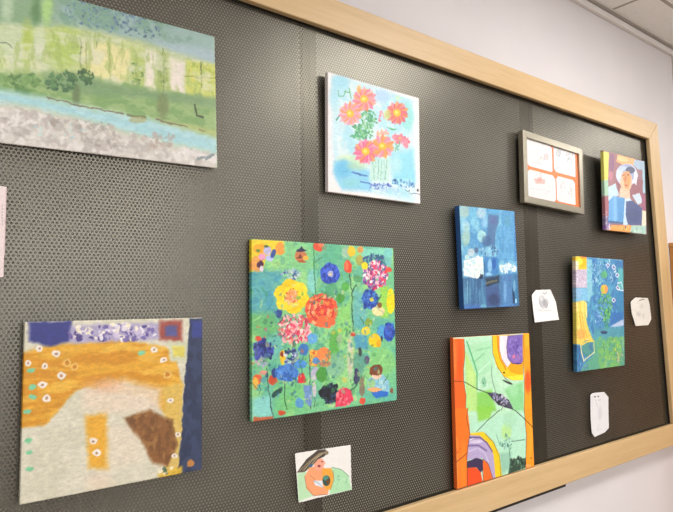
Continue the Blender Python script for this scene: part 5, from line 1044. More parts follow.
PAINT['gold'] = [
  ('p','ccc9b4',1,0.5,[-168.6,152.5,166.1,153.3,167.5,-230.5,-160.4,-158.7]),
  ('w','d6d2c0',0.7,60,50,0.5,[]),
  ('p','d9a02c',1,4,[-161.0,92.8,-118.1,105.1,5.1,108.4,98.5,85.0,115.5,14.7,107.8,-53.0,43.9,6.6,-22.9,45.3,-77.4,25.7,-121.4,-23.3,-158.0,-25.0]),
  ('w','c88418',0.7,60,12,0.5,[-161.0,92.8,-118.1,105.1,5.1,108.4,98.5,85.0,115.5,14.7,43.9,6.6,-77.4,25.7,-121.4,-23.3,-158.0,-25.0]),
  ('w','e6b848',0.7,50,10,0.58,[-161.0,92.8,-118.1,105.1,5.1,108.4,98.5,85.0,115.5,14.7,43.9,6.6,-77.4,25.7,-121.4,-23.3,-158.0,-25.0]),
  ('p','dfa42c',0.95,5,[-59.8,-17.5,-23.3,-14.9,-18.8,-113.6,-51.4,-104.5]),
  ('p','d2b25a',0.9,4,[78.9,18.1,115.4,22.4,120.7,-145.5,84.4,-142.7]),
  ('p','33387e',1,3,[-150.2,144.1,-83.1,143.7,-85.7,109.0,-118.0,102.4,-149.4,112.0]),
  ('p','a8a0c4',0.95,4,[-86.3,135.4,69.8,135.9,70.1,105.5,5.1,104.8,-85.7,106.3]),
  ('d',['6c60a0','e8e4ec','44387c','c8bcd8','f0e8d0'],0.9,4.34,110,-13.4,121.6,79.5,-3.0,0.3,-15.9),
  ('p','9a4a40',1,4,[69.7,139.7,114.6,138.6,114.9,99.6,70.1,103.2]),
  ('p','54548c',1,3,[80.2,130.3,104.7,129.5,104.8,109.4,80.4,110.4]),
  ('p','c9ccae',1,3,[86.1,101.0,127.4,99.0,125.2,60.2,88.9,64.2]),
  ('p','d8cc60',1,2,[95.2,91.3,119.9,90.1,118.4,70.0,96.9,72.8]),
  ('p','dccbb6',0.9,8,[-64.0,24.4,6.1,39.3,75.0,14.7,71.4,-20.1,-28.9,-17.8,-63.4,-4.7]),
  ('p','d9ceba',0.9,8,[-20.1,-36.4,29.4,-42.9,41.6,-109.7,-20.2,-113.4]),
  ('e','d89a78',0.5,8,-29.7,31.7,28.2,-2.6,0.2,-9.9),
  ('p','86582c',1,4,[7.1,-29.2,51.9,-20.1,95.5,-43.9,106.4,-90.5,88.2,-124.9,60.7,-116.6,37.3,-72.9]),
  ('w','6a4420',0.7,8,14,0.5,[7.1,-29.2,51.9,-20.1,95.5,-43.9,106.4,-90.5,88.2,-124.9,37.3,-72.9]),
  ('w','a07440',0.7,8,10,0.62,[7.1,-29.2,51.9,-20.1,95.5,-43.9,106.4,-90.5,88.2,-124.9,37.3,-72.9]),
  ('p','26304e',1,1,[129.7,142.9,166.1,142.1,167.2,-157.7,106.8,-143.0,114.5,-76.6,119.6,22.0,125.1,75.8]),
  ('w','3a4a6c',0.6,10,14,0.55,[129.7,142.9,166.1,142.1,167.2,-157.7,106.8,-143.0,119.6,22.0]),
  ('p','34408c',0.9,3,[133.1,138.1,161.7,137.4,157.5,105.6,135.9,104.9]),
  ('e','e8e0d4',1,0.5,-133.7,99.2,5.8,-0.3,0.1,-5.2),
  ('e','a88470',1,0.5,-133.7,99.2,2.1,-0.1,0.1,-2.2),
  ('e','e8e0d4',1,0.5,-107.5,90.9,6.6,-0.4,0.1,-5.7),
  ('e','a88470',1,0.5,-107.5,90.9,2.3,-0.1,0.1,-2.5),
  ('e','e8e0d4',1,0.5,-149.7,76.9,5.2,-0.4,0.1,-4.6),
  ('e','a88470',1,0.5,-149.7,76.9,1.8,-0.1,0.1,-2.0),
  ('e','e8e0d4',1,0.5,-124.9,71.8,5.3,-0.4,0.1,-4.7),
  ('e','a88470',1,0.5,-124.9,71.8,1.9,-0.1,0.0,-2.0),
  ('e','e8e0d4',1,0.5,-99.0,53.6,6.6,-0.5,0.1,-5.7),
  ('e','a88470',1,0.5,-99.0,53.6,2.3,-0.2,0.1,-2.5),
  ('e','e8e0d4',1,0.5,-127.3,41.2,6.4,-0.6,0.1,-5.6),
  ('e','a88470',1,0.5,-127.3,41.2,2.3,-0.2,0.1,-2.4),
  ('e','e8e0d4',1,0.5,-120.5,18.5,6.4,-0.7,0.1,-5.6),
  ('e','a88470',1,0.5,-120.5,18.5,2.3,-0.2,0.1,-2.4),
  ('e','e8e0d4',1,0.5,-45.4,-60.8,7.0,-1.0,0.1,-5.8),
  ('e','a88470',1,0.5,-45.4,-60.8,2.5,-0.4,0.0,-2.5),
  ('e','e8e0d4',1,0.5,-38.2,-81.3,7.0,-1.1,0.1,-5.8),
  ('e','a88470',1,0.5,-38.2,-81.3,2.5,-0.4,0.0,-2.5),
  ('e','e8e0d4',1,0.5,60.0,87.1,6.7,-0.4,0.1,-5.3),
  ('e','a88470',1,0.5,60.0,87.1,2.4,-0.1,0.0,-2.3),
  ('e','e8e0d4',1,0.5,91.2,-8.0,6.2,-0.7,0.0,-4.8),
  ('e','a88470',1,0.5,91.2,-8.0,2.2,-0.2,0.0,-2.0),
  ('e','e8e0d4',1,0.5,78.4,67.2,6.1,-0.4,0.0,-4.8),
  ('e','a88470',1,0.5,78.4,67.2,2.2,-0.1,0.0,-2.0),
  ('e','e8e0d4',1,0.5,107.9,-71.9,6.2,-0.9,0.0,-4.8),
  ('e','a88470',1,0.5,107.9,-71.9,2.2,-0.3,0.0,-2.0),
  ('e','e8e0d4',1,0.5,101.7,-108.6,6.2,-1.0,0.0,-4.7),
  ('e','a88470',1,0.5,101.7,-108.6,2.2,-0.4,0.0,-2.0),
  ('e','e0b45c',1,0.5,-91.6,73.5,6.6,-0.4,0.1,-6.9),
  ('e','c07c20',1,0.5,-91.6,73.5,3.3,-0.2,0.1,-3.4),
  ('e','e0b45c',1,0.5,-78.2,67.1,6.7,-0.5,0.1,-6.9),
  ('e','c07c20',1,0.5,-78.2,67.1,3.3,-0.2,0.1,-3.5),
  ('e','e0b45c',1,0.5,86.7,40.0,8.0,-0.6,0.1,-7.6),
  ('e','c07c20',1,0.5,86.7,40.0,4.0,-0.3,0.0,-3.8),
  ('e','7cc498',1,0.5,-144.9,-64.4,5.9,0.2,0.7,-3.9),
  ('e','7cc498',1,0.5,-143.1,-89.9,5.9,0.1,0.7,-3.9),
  ('e','7cc498',1,0.5,-146.6,-46.0,5.9,0.3,0.7,-3.9),
  ('e','7cc498',1,0.5,-141.4,38.5,6.0,0.6,0.7,-4.0),
  ('e','7cc498',1,0.5,-142.3,22.1,6.0,0.5,0.7,-4.0),
  ('e','7cc498',1,0.5,-145.2,65.3,6.0,0.7,0.7,-4.0),
  ('e','7cc498',1,0.5,36.9,82.5,7.5,0.8,0.9,-4.4),
  ('e','7cc498',1,0.5,-149.0,-0.1,5.9,0.4,0.7,-3.9),
  ('p','d8b030',0.9,3,[68.7,-136.2,116.5,-129.8,116.6,-148.5,72.7,-147.9]),
  ('d',['3c5a40','e8e0c0'],0.8,3.82,12,84.3,-131.6,19.0,-3.3,0.1,-7.4),
  ('e','e0c8b0',0.5,8,-33.8,-131.6,20.7,-3.9,0.3,-16.6),
  ('e','b87c40',1,0.5,133.1,-128.8,7.5,-1.3,0.0,-6.8),
]
PAINT['card'] = [
  ('p','b4dcb0',0.95,2,[-72.8,13.2,-50.7,14.0,-30.0,-42.0,-70.4,-44.9]),
  ('p','a8dcac',0.95,2,[20.5,9.1,46.0,1.5,69.2,-16.5,77.4,-49.9,14.3,-47.9]),
  ('d',['78b890','c4e8c4'],0.6,2.7,24,47.9,-30.3,20.7,-3.9,-0.4,-19.5),
  ('s','6a9a78',1,1.36,[23.0,9.4,48.6,0.2,71.8,-19.8]),
  ('p','f0a070',1,1,[-53.2,4.0,-38.7,20.2,-9.4,19.0,0.4,11.5,-5.2,-20.2,14.6,-31.7,9.3,-46.1,-30.0,-42.0,-48.9,-23.1]),
  ('p','eca43c',1,1,[-4.6,12.3,20.4,7.9,27.7,-10.9,19.5,-36.5,6.9,-37.9,-5.2,-20.2]),
  ('e','f0a488',1,0.5,-13.3,21.6,13.2,-5.1,-4.8,-12.5),
  ('p','f0a890',1,0.5,[-4.2,33.5,4.6,22.3,-4.6,12.3,-11.9,19.4]),
  ('p','4a4038',1,1,[-74.2,15.3,-48.0,38.9,-16.2,53.9,3.6,52.3,12.0,44.4,0.8,36.5,-16.6,33.6,-33.8,21.3,-53.1,13.3]),
  ('s','d8c8a0',1,0.94,[-67.2,17.0,-40.9,32.7,-11.4,46.2]),
  ('s','241c18',1,0.94,[-63.0,17.0,-37.5,33.3,-8.9,46.2]),
  ('s','c8b088',1,0.94,[-58.7,17.0,-34.1,33.9,-6.5,46.2]),
  ('s','d8c8a0',1,0.94,[-54.5,17.0,-30.7,34.5,-4.0,46.2]),
  ('s','241c18',1,0.95,[-50.2,17.0,-27.3,35.0,-1.5,46.2]),
  ('s','c8b088',1,0.95,[-45.9,17.0,-23.9,35.6,1.0,46.2]),
  ('s','d8c8a0',1,0.95,[-41.6,17.0,-20.4,36.2,3.5,46.2]),
  ('e','8a7c68',1,0.5,7.0,44.0,6.0,-1.0,-0.1,-4.6),
  ('e','8c2c34',1,0.5,-13.4,18.5,4.4,-0.8,-0.0,-2.3),
  ('e','2c2420',1,0.5,-5.3,26.7,2.5,-0.4,-0.0,-1.2),
  ('e','3c6088',1,0.5,-36.2,23.6,4.8,-0.8,-0.1,-3.4),
  ('e','2c4c48',1,0.5,6.3,-16.6,11.0,-2.1,-0.2,-11.5),
  ('e','4a8c80',1,0.5,4.9,-10.6,8.0,-1.5,-0.1,-5.4),
  ('e','6a4428',1,0.5,10.8,-19.4,5.0,-0.9,-0.1,-6.2),
  ('p','dce4ec',1,0.5,[-29.5,-9.9,-5.1,-14.5,-2.9,-30.2,-24.8,-20.3]),
  ('s','8898b0',1,1.3,[-29.5,-9.9,-15.0,-18.3,-2.9,-30.2]),
  ('s','a85c38',1,1.28,[-53.2,4.0,-48.8,-19.4,-30.0,-41.2,8.3,-46.6]),
  ('s','c87c50',1,1.29,[-38.9,3.2,-24.6,-8.9]),
  ('s','a8702c',1,1.34,[25.4,1.2,27.5,-18.7,17.0,-38.0]),
]
PAINT['draw_a'] = [
  ('s','8a94a4',0.6,1.6,[-31.1,22.6,-29.9,1.5,-35.0,-20.8]),
  ('s','8a94a4',0.6,1.61,[-12.2,26.2,-11.1,4.9,-16.2,-17.5]),
  ('s','8a94a4',0.6,1.63,[9.0,30.2,10.2,8.7,4.9,-13.8]),
  ('s','8a94a4',0.6,1.64,[30.6,34.2,31.7,12.6,26.4,-10.1]),
  ('e','b8a4ac',0.6,0.5,36.6,1.0,15.2,2.7,-0.6,-12.6),
  ('s','9aa0b4',0.6,2.43,[-48.6,-29.2,8.5,-28.6]),
  ('e','e0a090',0.7,0.5,7.4,-7.2,5.3,0.9,-0.2,-5.0),
  ('d',['7c88a0','a89098'],0.5,2.41,20,-12.1,-19.9,42.1,7.3,-0.5,-12.3),
]
PAINT['draw_b'] = [
  ('e','8c98a0',0.6,2,-35.0,21.5,18.3,3.1,-0.9,-14.2),
  ('d',['6c7c88','98a4ac'],0.6,3.52,30,31.9,19.6,21.5,3.5,-1.6,-23.7),
  ('s','788490',0.6,2.65,[11.4,29.2,42.5,1.7]),
  ('s','98a0b4',0.6,2.2,[-51.8,-28.8,40.4,-27.9]),
  ('s','a0a8b4',0.5,2.58,[-7.8,35.6,-17.1,-17.2]),
]
PAINT['draw_c'] = [
  ('p','e09488',0.8,1.5,[-44.8,17.5,18.4,24.0,15.5,8.2,-35.2,2.0]),
  ('s','c87c78',0.8,3.22,[-4.1,42.1,-7.3,20.2]),
  ('e','d88078',0.7,0.5,-13.6,19.2,14.8,2.2,-0.3,-7.4),
  ('s','8cb4b8',0.6,2.47,[29.0,22.5,44.1,-0.1,32.3,-20.3]),
  ('s','98a8c4',0.5,2.06,[-66.6,-15.7,48.9,-13.0]),
  ('d',['98a0c0','b0b8d0'],0.5,2.41,16,-4.9,-19.2,53.0,7.3,-0.6,-12.3),
]
PAINT['draw_d'] = [
  ('d',['a0a4b0','b8a4a8'],0.5,3.42,20,-18.3,9.9,16.1,2.5,-0.9,-23.1),
  ('d',['b49ca0','a4a8b4'],0.5,3.49,20,27.7,4.3,16.5,2.5,-1.0,-23.4),
  ('s','a4a8b8',0.5,2.12,[-23.1,31.5,-30.0,-26.8]),
  ('s','b0a0a8',0.5,2.18,[28.7,27.0,32.3,-24.1]),
]
PAINT['paper_a'] = [
  ('e','b4b4b8',0.9,2,-16.7,14.4,18.4,1.3,3.2,-19.0),
  ('e','d8d8da',0.8,2,-20.3,23.7,9.8,-0.1,-0.6,-8.0),
  ('e','9c9ca2',0.8,2,2.0,8.0,13.1,1.2,3.1,-13.5),
  ('s','8a8a90',0.8,2.89,[-11.8,42.2,-1.2,37.5,10.3,43.7]),
  ('s','84848a',0.8,1.66,[-31.9,26.8,-33.4,8.4,-15.6,-7.2,9.1,-6.1,19.1,14.1,8.7,23.5]),
  ('s','a4a4a8',0.8,1.63,[-45.5,-9.8,-19.0,-15.8,36.4,-13.7]),
  ('s','b0b0b4',0.8,1.22,[-50.1,-0.6,-35.2,-16.1,-18.6,-10.3]),
  ('s','c4c4c8',0.8,1.02,[-19.5,-22.5,-15.3,-38.0]),
]
PAINT['paper_b'] = [
  ('e','ccc8c0',0.6,4,-22.2,35.3,11.1,-0.1,-0.6,-5.2),
  ('e','c4c0b8',0.6,5,8.2,21.8,16.1,-0.2,-1.2,-9.7),
  ('e','bcbab4',0.6,5,-19.7,-9.4,19.0,-0.4,-1.1,-8.9),
  ('e','c4c0b8',0.6,4,19.4,-17.8,11.3,-0.3,-1.2,-9.7),
  ('s','6c685e',0.8,3.86,[-9.4,42.6,11.2,46.2,31.7,48.0]),
  ('s','b0aca4',0.7,2.16,[-52.9,9.7,-31.1,-5.5,-8.2,-13.4]),
  ('d',['b8b4ac','ccc8c0'],0.6,1.64,40,-2.0,5.1,48.1,-0.8,-4.1,-33.6),
]
PAINT['paper_c'] = [
  ('e','6c6c78',0.9,0.5,-25.1,62.5,7.0,-0.7,-0.3,-3.1),
  ('e','5c5c68',0.9,0.5,-3.2,61.0,5.5,-0.6,-0.3,-2.8),
  ('s','a4a4ac',0.8,2.22,[-22.2,52.3,-16.0,35.8,-9.0,27.1]),
  ('s','9c9ca4',0.8,2.25,[-2.9,48.3,11.4,48.7]),
  ('e','c4c4c8',0.6,4,4.4,3.7,14.1,-1.7,-2.4,-23.6),
  ('d',['b0b0b8','a0a0a8'],0.6,1.66,24,-12.2,-43.6,15.5,-2.1,-1.3,-13.2),
]
PAINT['tag_card'] = [
  ('s','c4a8a8',0.6,1.93,[21.6,68.8,21.6,-76.2]),
  ('s','8c8088',0.7,0.78,[15.7,39.8,17.2,38.7,16.2,36.9]),
  ('s','8c8088',0.7,0.78,[15.8,34.8,17.3,33.7,16.3,31.9]),
  ('s','8c8088',0.7,0.78,[16.0,29.8,17.5,28.7,16.4,27.0]),
  ('s','8c8088',0.7,0.78,[16.1,24.9,17.6,23.8,16.5,22.0]),
  ('s','8c8088',0.7,0.78,[16.2,19.9,17.7,18.8,16.7,17.0]),
  ('s','8c8088',0.7,0.78,[16.3,14.9,17.8,13.8,16.8,12.1]),
  ('s','8c8088',0.7,0.78,[16.5,10.0,18.0,8.9,16.9,7.1]),
]

# ------------------------------------------------------------------ painter: strokes are laid on each sheet in millimetres
def srgb(h): return np.array([int(h[i:i + 2], 16) / 255 for i in (0, 2, 4)])
def vnoise(X, Z, sx, sz, rng):
    g = rng.random((64, 64)); x = X / sx + 20; z = Z / sz + 20
    xi = np.floor(x).astype(int); zi = np.floor(z).astype(int); fx = x - xi; fz = z - zi
    fx = fx * fx * (3 - 2 * fx); fz = fz * fz * (3 - 2 * fz)
    G = lambda a, b: g[a % 64, b % 64]
    return (G(xi, zi) * (1 - fx) + G(xi + 1, zi) * fx) * (1 - fz) + (G(xi, zi + 1) * (1 - fx) + G(xi + 1, zi + 1) * fx) * fz
def fbm(X, Z, sx, sz, rng):
    return 0.55 * vnoise(X, Z, sx, sz, rng) + 0.3 * vnoise(X, Z, sx / 2.1, sz / 2.1, rng) + 0.15 * vnoise(X, Z, sx / 4.3, sz / 4.3, rng)
def seg_dist(X, Z, a, b):
    d = b - a; L = d @ d + 1e-9; t = np.clip(((X - a[0]) * d[0] + (Z - a[1]) * d[1]) / L, 0, 1)
    return np.hypot(X - a[0] - t * d[0], Z - a[1] - t * d[1])
def poly_sd(X, Z, p):
    """signed distance to a polygon, negative inside"""
    inside = np.zeros(X.shape, bool); D = np.full(X.shape, 1e9); n = len(p)
    for i in range(n):
        a, b = p[i], p[(i + 1) % n]
        D = np.minimum(D, seg_dist(X, Z, a, b))
        if a[1] != b[1]:
            inside ^= ((a[1] > Z) != (b[1] > Z)) & (X < (b[0] - a[0]) * (Z - a[1]) / (b[1] - a[1]) + a[0])
    return np.where(inside, -D, D)
def paint(X0, Z0, base, ops, seed, wob=0.8, grain=0.05, fade=0.0):
    rng = np.random.default_rng(seed)
    X = X0 + wob * 2 * (fbm(X0, Z0, 9, 9, rng) - 0.5); Z = Z0 + wob * 2 * (fbm(X0, Z0, 9, 9, rng) - 0.5)
    img = np.empty(X.shape + (3,)); img[:] = srgb(base)
    def window(x0, x1, z0, z1):
        ii = np.where((X0[:, 0] > x0 - 3) & (X0[:, 0] < x1 + 3))[0]; jj = np.where((Z0[0] > z0 - 3) & (Z0[0] < z1 + 3))[0]
        if len(ii) == 0 or len(jj) == 0: return None
        return (slice(ii[0], ii[-1] + 1), slice(jj[0], jj[-1] + 1))
    def lay(w, m, col):
        img[w] = img[w] * (1 - m[..., None]) + col * m[..., None]
    for op in ops:
        k, col, al = op[:3]
        if k == 'e':
            soft, cx, cz, ax, az, bx, bz = op[3:]; ex = math.hypot(ax, bx); ez = math.hypot(az, bz)
            w = window(cx - ex - soft, cx + ex + soft, cz - ez - soft, cz + ez + soft)
            if w is None: continue
            det = ax * bz - az * bx; dx = X[w] - cx; dz = Z[w] - cz
            u = (dx * bz - dz * bx) / det; v = (dz * ax - dx * az) / det
            r = np.hypot(u, v); sd = (r - 1) * min(math.hypot(ax, az), math.hypot(bx, bz))
            lay(w, al * np.clip(0.5 - sd / (2 * soft), 0, 1), srgb(col))
        elif k == 'p':
            soft = op[3]; p = np.array(op[4]).reshape(-1, 2); lo = p.min(0); hi = p.max(0)
            w = window(lo[0] - soft, hi[0] + soft, lo[1] - soft, hi[1] + soft)
            if w is None: continue
            lay(w, al * np.clip(0.5 - poly_sd(X[w], Z[w], p) / (2 * soft), 0, 1), srgb(col))
        elif k == 's':
            wd = op[3]; p = np.array(op[4]).reshape(-1, 2); lo = p.min(0) - wd; hi = p.max(0) + wd
            w = window(lo[0], hi[0], lo[1], hi[1])
            if w is None: continue
            D = np.full(X[w].shape, 1e9)
            for a, b in zip(p[:-1], p[1:]): D = np.minimum(D, seg_dist(X[w], Z[w], a, b))
            lay(w, al * np.clip((wd / 2 - D) / 0.8 + 0.5, 0, 1), srgb(col))
        elif k == 'd':
            r0, n, cx, cz, ax, az, bx, bz = op[3:]
            for i in range(n):
                t = rng.random() * 6.283; q = math.sqrt(rng.random())
                x = cx + q * (math.cos(t) * ax + math.sin(t) * bx); z = cz + q * (math.cos(t) * az + math.sin(t) * bz)
                r = r0 * (0.6 + 0.8 * rng.random()); a = rng.random() * 3.14; e = 0.3 + 0.6 * rng.random()
                c = srgb(col[rng.integers(len(col))])
                w = window(x - r, x + r, z - r, z + r)
                if w is None: continue
                dx = X[w] - x; dz = Z[w] - z; u = dx * math.cos(a) + dz * math.sin(a); v = (-dx * math.sin(a) + dz * math.cos(a)) / e
                lay(w, al * np.clip(0.5 - (np.hypot(u, v) - r), 0, 1), c)
        elif k == 'w':
            sx, sz, thr, pp = op[3:]
            nzv = fbm(X, Z, sx, sz, rng); m = al * np.clip((nzv - thr) / 0.16 + 0.5, 0, 1)
            if pp: m = m * np.clip(0.5 - poly_sd(X, Z, np.array(pp).reshape(-1, 2)) / 4, 0, 1)
            lay((slice(None), slice(None)), m, srgb(col))
    img = img * (1 - fade) + fade * np.array([0.80, 0.78, 0.76])
    g = 1 + grain * 2 * (fbm(X0, Z0, 7, 3, rng) - 0.5) + grain * (rng.random(X.shape) - 0.5)
    img = np.clip(img * g[..., None], 0, 1)
    return np.where(img <= 0.04045, img / 12.92, ((img + 0.055) / 1.055) ** 2.4)

def grid_mesh(name, V, F, C, mat, parent, smooth=True):
    me = bpy.data.meshes.new(name); me.vertices.add(len(V)); me.vertices.foreach_set('co', np.asarray(V, np.float32).ravel())
    F = np.asarray(F, np.int32); me.loops.add(F.size); me.loops.foreach_set('vertex_index', F.ravel())
    me.polygons.add(len(F)); me.polygons.foreach_set('loop_start', np.arange(0, F.size, 4, dtype=np.int32))
    me.update(calc_edges=True)
    at = me.color_attributes.new('paint', 'FLOAT_COLOR', 'POINT')
    at.data.foreach_set('color', np.concatenate([C, np.ones((len(C), 1))], 1).astype(np.float32).ravel())
    me.validate()
    return link(name, me, mat, parent)

def axes(w, h, cell):
    nx = max(8, int(w / cell)); nz = max(8, int(h / cell))
    xs = np.linspace(-w / 2, w / 2, nx + 1); zs = np.linspace(-h / 2, h / 2, nz + 1)
    return nx, nz, *np.meshgrid(xs, zs, indexing='ij')

def canvas_part(name, key, base, seed, cell, depth, parent, lift, side=None, wob=0.8, grain=0.05, mat='paint', fade=0.0):
    """a stretched canvas: painted face, painted turned-over edges and a plain back; face at local y = -depth"""
    w, h = SIZE[key][2] * 1000, SIZE[key][3] * 1000
    nx, nz, X, Z = axes(w, h, cell)
    img = paint(X, Z, base, PAINT[key], seed, wob, grain, fade)
    # soft arris: the outermost ring sits a touch further back
    Y = np.zeros(X.shape); edge = np.minimum(np.minimum(X + w / 2, w / 2 - X), np.minimum(Z + h / 2, h / 2 - Z))
    Y = np.where(edge < 1.2, (1.2 - edge) ** 2 * 0.5, 0.0)
    V = [np.stack([X, -depth * 1000 + Y, Z + lift * 1000], -1).reshape(-1, 3)]; C = [img.reshape(-1, 3)]
    idx = np.arange((nx + 1) * (nz + 1)).reshape(nx + 1, nz + 1)
    F = [np.stack([idx[:-1, :-1], idx[1:, :-1], idx[1:, 1:], idx[:-1, 1:]], -1).reshape(-1, 4)]
    ring = np.concatenate([idx[:-1, 0], idx[-1, :-1], idx[1:, -1][::-1], idx[0, 1:][::-1]])
    n = len(ring); start = len(V[0])
    inner = np.concatenate([idx[1:-1, 1][[0]], idx[1:-1, 1], idx[-2, 1:-1], idx[1:-1, -2][::-1], idx[1, 1:-1][::-1]])
    ec = C[0][ring]
    if side is not None:
        sc = np.array(lin(side)); ec = np.tile(sc, (n, 1))
    rv = V[0][ring]; back = rv.copy(); back[:, 1] = 0
    V += [rv, back]; C += [ec, ec]
    a = start + np.arange(n); b = start + n + np.arange(n)
    F.append(np.stack([a, b, np.roll(b, -1), np.roll(a, -1)], -1))
    s2 = start + 2 * n
    V.append(np.array([[-w / 2, 0, -h / 2], [w / 2, 0, -h / 2], [w / 2, 0, h / 2], [-w / 2, 0, h / 2]]) + [0, 0, lift * 1000])
    C.append(np.tile(np.array(lin('c8bca4')), (4, 1)))
    F.append(np.array([[s2, s2 + 3, s2 + 2, s2 + 1]]))
    return grid_mesh(name, np.concatenate(V) / 1000, np.concatenate(F), np.concatenate(C), M[mat], parent)

def picture(name, key, base, seed, cell, label, depth, side=None, hooks=2, hook_low=False, **kw):
    cx, cz, w, h, ang, d, lean = SIZE[key]
    # the Empty stands at the bottom edge, on the back of the picture
    ca, sa = math.cos(ang), math.sin(ang)
    t = empty(name, (cx + sa * h / 2, -d + depth + lean * h / 2, EYE + cz - ca * h / 2), label, 'painting', None, lean, -ang)
    canvas_part('canvas', key, base, seed, cell, depth, t, h / 2, side, **kw)
    back = d - depth
    for s in ((-1, 1) if hooks == 2 else ()):
        x = s * w * 0.32
        tube('hook', [(x, back - 0.0018 + lean * (h / 2 - 0.02), h - 0.02), (x, 0.0, h - 0.02), (x, 0.0, h - 0.035)], 0.0011, M['steel'], t)
    return t

def paper(name, key, base, seed, cell, label, cat, curl, group=None, wob=0.3, grain=0.02):
    cx, cz, w, h, ang, d, lean = SIZE[key]; w *= 1000; h *= 1000
    nx, nz, X, Z = axes(w, h, cell)
    img = paint(X, Z, base, PAINT[key], seed, wob, grain)
    P = np.array(POLY[key]); sd = poly_sd(X, Z, P)
    Xc = (X[:-1, :-1] + X[1:, 1:]) / 2; Zc = (Z[:-1, :-1] + Z[1:, 1:]) / 2
    keep = poly_sd(Xc, Zc, P) < 0
    idx = np.arange(X.size).reshape(X.shape)
    F = np.stack([idx[:-1, :-1], idx[1:, :-1], idx[1:, 1:], idx[:-1, 1:]], -1)[keep]
    u = X / w * 2; v = Z / h * 2
    Y = -1.6 - curl * (0.5 * (u * u) + 0.3 * u * v + 0.35 * v * v)
    used = np.unique(F); re = -np.ones(X.size, int); re[used] = np.arange(len(used)); F = re[F]
    V0 = np.stack([X, Y, Z], -1).reshape(-1, 3)[used]; C0 = img.reshape(-1, 3)[used]
    n = len(V0); V1 = V0 + [0, 0.35, 0]                           # the back of the sheet
    cnt = {}
    for q in F:
        for a, b in zip(q, np.roll(q, -1)): cnt[(a, b)] = 1
    rim = np.array([(a, b) for (a, b) in cnt if (b, a) not in cnt])
    side = np.stack([rim[:, 1], rim[:, 0], rim[:, 0] + n, rim[:, 1] + n], -1)
    Fa = np.concatenate([F, F[:, ::-1] + n, side])
    o = grid_mesh(name, np.concatenate([V0, V1]) / 1000, Fa, np.concatenate([C0, np.tile(np.array(lin('e4e2dc')), (n, 1))]), M['paper'], None)
    o.location = (cx, -0.0006, EYE + cz); o.rotation_euler = (0, -ang, 0)
    tag(o, label, cat, group); return o

# ------------------------------------------------------------------ the pictures on the board
picture('landscape_painting', 'river', 'b4cc9c', 3, 1.2, 'wide watercolour landscape of a green meadow, blue stream and grey stony bank', 0.004, 'e8e6e2', wob=2.8, fade=0.1)
picture('abstract_painting', 'gold', 'ccc9b4', 5, 1.2, 'cream and golden ochre painting with a dark navy stripe down its right edge', 0.010, None, wob=2.5, grain=0.08)
picture('flower_painting', 'garden', '76c48e', 7, 1.1, 'large square green painting crowded with bright flowers and a boy reading', 0.010, None, wob=2.8, grain=0.1)
picture('flower_painting', 'vase', 'efebec', 11, 0.9, 'white canvas with pink and orange daisies in a glass vase on pale blue', 0.011, 'e6dede', wob=1.6)
picture('abstract_painting', 'blue', '5a9cc8', 13, 1.0, 'small blue abstract canvas with white cloudy patches above streaked water', 0.017, '2f5fa0', wob=2.2, grain=0.1)
picture('abstract_painting', 'orange', 'b8e4c4', 17, 1.0, 'orange-edged green abstract canvas with purple arcs standing on the bottom rail', 0.012, 'e86a2c', hooks=0)
pt = picture('portrait_painting', 'portrait', '94646c', 19, 1.1, 'colourful portrait of a person in a white hat and blue coat', 0.012, None, wob=2.2, grain=0.08, fade=0.2)
tube('hook', [(0.03, 0.019, -0.003), (0.03, -0.0135, -0.003), (0.03, -0.0135, 0.005)], 0.0015, M['steel'], pt)
picture('garden_painting', 'chair', '4a90b8', 23, 1.1, 'blue and green canvas of a yellow chair beside a pot plant', 0.013, None, wob=2.2, grain=0.1, fade=0.06)

paper('painted_card', 'card', 'eae8e4', 29, 0.7, 'white card painted with a long-haired woman cradling a baby on green', 'card', 2.5)
paper('pencil_drawing', 'paper_a', 'e6e4e2', 31, 0.9, 'white paper scrap with a grey pencil drawing of rounded fruit, beside the blue canvas', 'drawing', 4, 'paper drawings pinned at the right end')
paper('pencil_drawing', 'paper_b', 'dcd8d0', 37, 0.9, 'small eight-sided white paper with a faint sketch, between yellow chair painting and side rail', 'drawing', 4, 'paper drawings pinned at the right end')
paper('pencil_drawing', 'paper_c', 'dcdadc', 41, 0.9, 'tall narrow white paper with clipped corners, pinned lowest under the yellow chair painting', 'drawing', 4, 'paper drawings pinned at the right end')
paper('caption_card', 'tag_card', 'e4d6d4', 43, 0.9, 'pinkish white caption card with faint writing, under the landscape', 'card', 1)

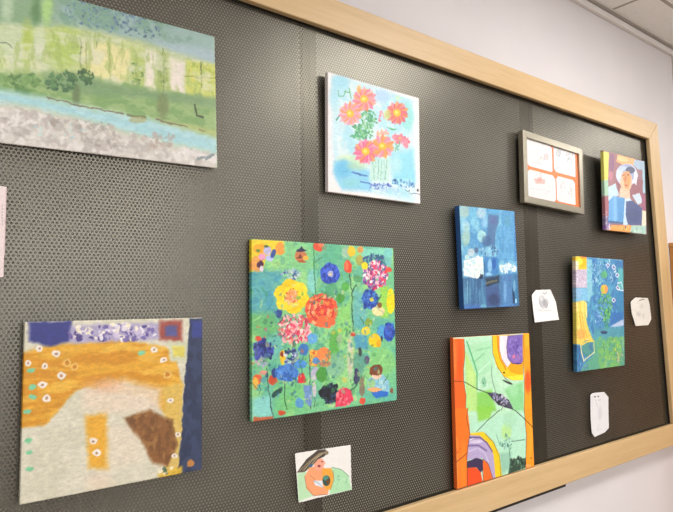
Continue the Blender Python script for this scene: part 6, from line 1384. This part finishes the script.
# the framed set of four drawings
fr = empty('picture_frame', (1.7835, 0, EYE + 0.4183 - 0.1146), 'champagne metal frame holding four small drawings on orange card', 'picture frame', None, 0, 0.0274)
W2, H, b = 0.1745, 0.2292, 0.021
o_in = [(-W2 + b, b), (W2 - b, b), (W2 - b, H - b), (-W2 + b, H - b)]; o_out = [(-W2, 0), (W2, 0), (W2, H), (-W2, H)]
for i in range(4):
    j = (i + 1) % 4
    prism('moulding', [o_out[i], o_out[j], o_in[j], o_in[i]], -0.024, -0.006, M['frame_metal'], fr, bevel=0.001)
box('backing_card', (-W2 + b - 0.004, -0.016, b - 0.004), (W2 - b + 0.004, -0.012, H - b + 0.004), M['orange_card'], fr)
ca, sa = math.cos(-0.0274), math.sin(-0.0274)
def drawing(key, seed, cut):
    cx, cz, w, h, ang, d, lean = SIZE[key]; w *= 1020; h *= 1020
    nx, nz, X, Z = axes(w, h, 0.6); img = paint(X, Z, 'e9e7ea', PAINT[key], seed, 0.3, 0.03, 0.35)
    q = 0.10 * h; a, c = w / 2, h / 2
    P = []
    for (sx, sz), f in zip(((-1, -1), (1, -1), (1, 1), (-1, 1)), cut):
        k1, k2 = (sx * a, sz * (c - q * f)), (sx * (a - q * f * 1.5), sz * c)
        P += [k1, k2] if sx * sz > 0 else [k2, k1]
    P = np.array(P)
    keep = poly_sd((X[:-1, :-1] + X[1:, 1:]) / 2, (Z[:-1, :-1] + Z[1:, 1:]) / 2, P) < 0
    idx = np.arange(X.size).reshape(X.shape); F = np.stack([idx[:-1, :-1], idx[1:, :-1], idx[1:, 1:], idx[:-1, 1:]], -1)[keep]
    dx, dz = cx - 1.7835, cz - (0.4183 - 0.1146); lx, lz = dx * ca + dz * sa, -dx * sa + dz * ca
    V = np.stack([X / 1000 + lx, np.full(X.shape, -0.0166), Z / 1000 + lz], -1).reshape(-1, 3)
    used = np.unique(F); re = -np.ones(X.size, int); re[used] = np.arange(len(used))
    o = grid_mesh('drawing', V[used], re[F], img.reshape(-1, 3)[used], M['paper'], fr)
drawing('draw_a', 51, (1, .5, 1, .3)); drawing('draw_b', 52, (1, .3, 1.2, .6)); drawing('draw_c', 53, (.3, .8, 1.2, 1)); drawing('draw_d', 54, (.6, .3, 1, 1))
box('glass_pane', (-W2 + b - 0.002, -0.0195, b - 0.002), (W2 - b + 0.002, -0.0180, H - b + 0.002), M['glass'], fr)
for s in (-1, 1):
    tube('hook', [(s * 0.11, -0.0055, H - 0.012), (s * 0.11, -0.0018, H - 0.012), (s * 0.11, -0.0018, H - 0.03)], 0.0012, M['steel'], fr)
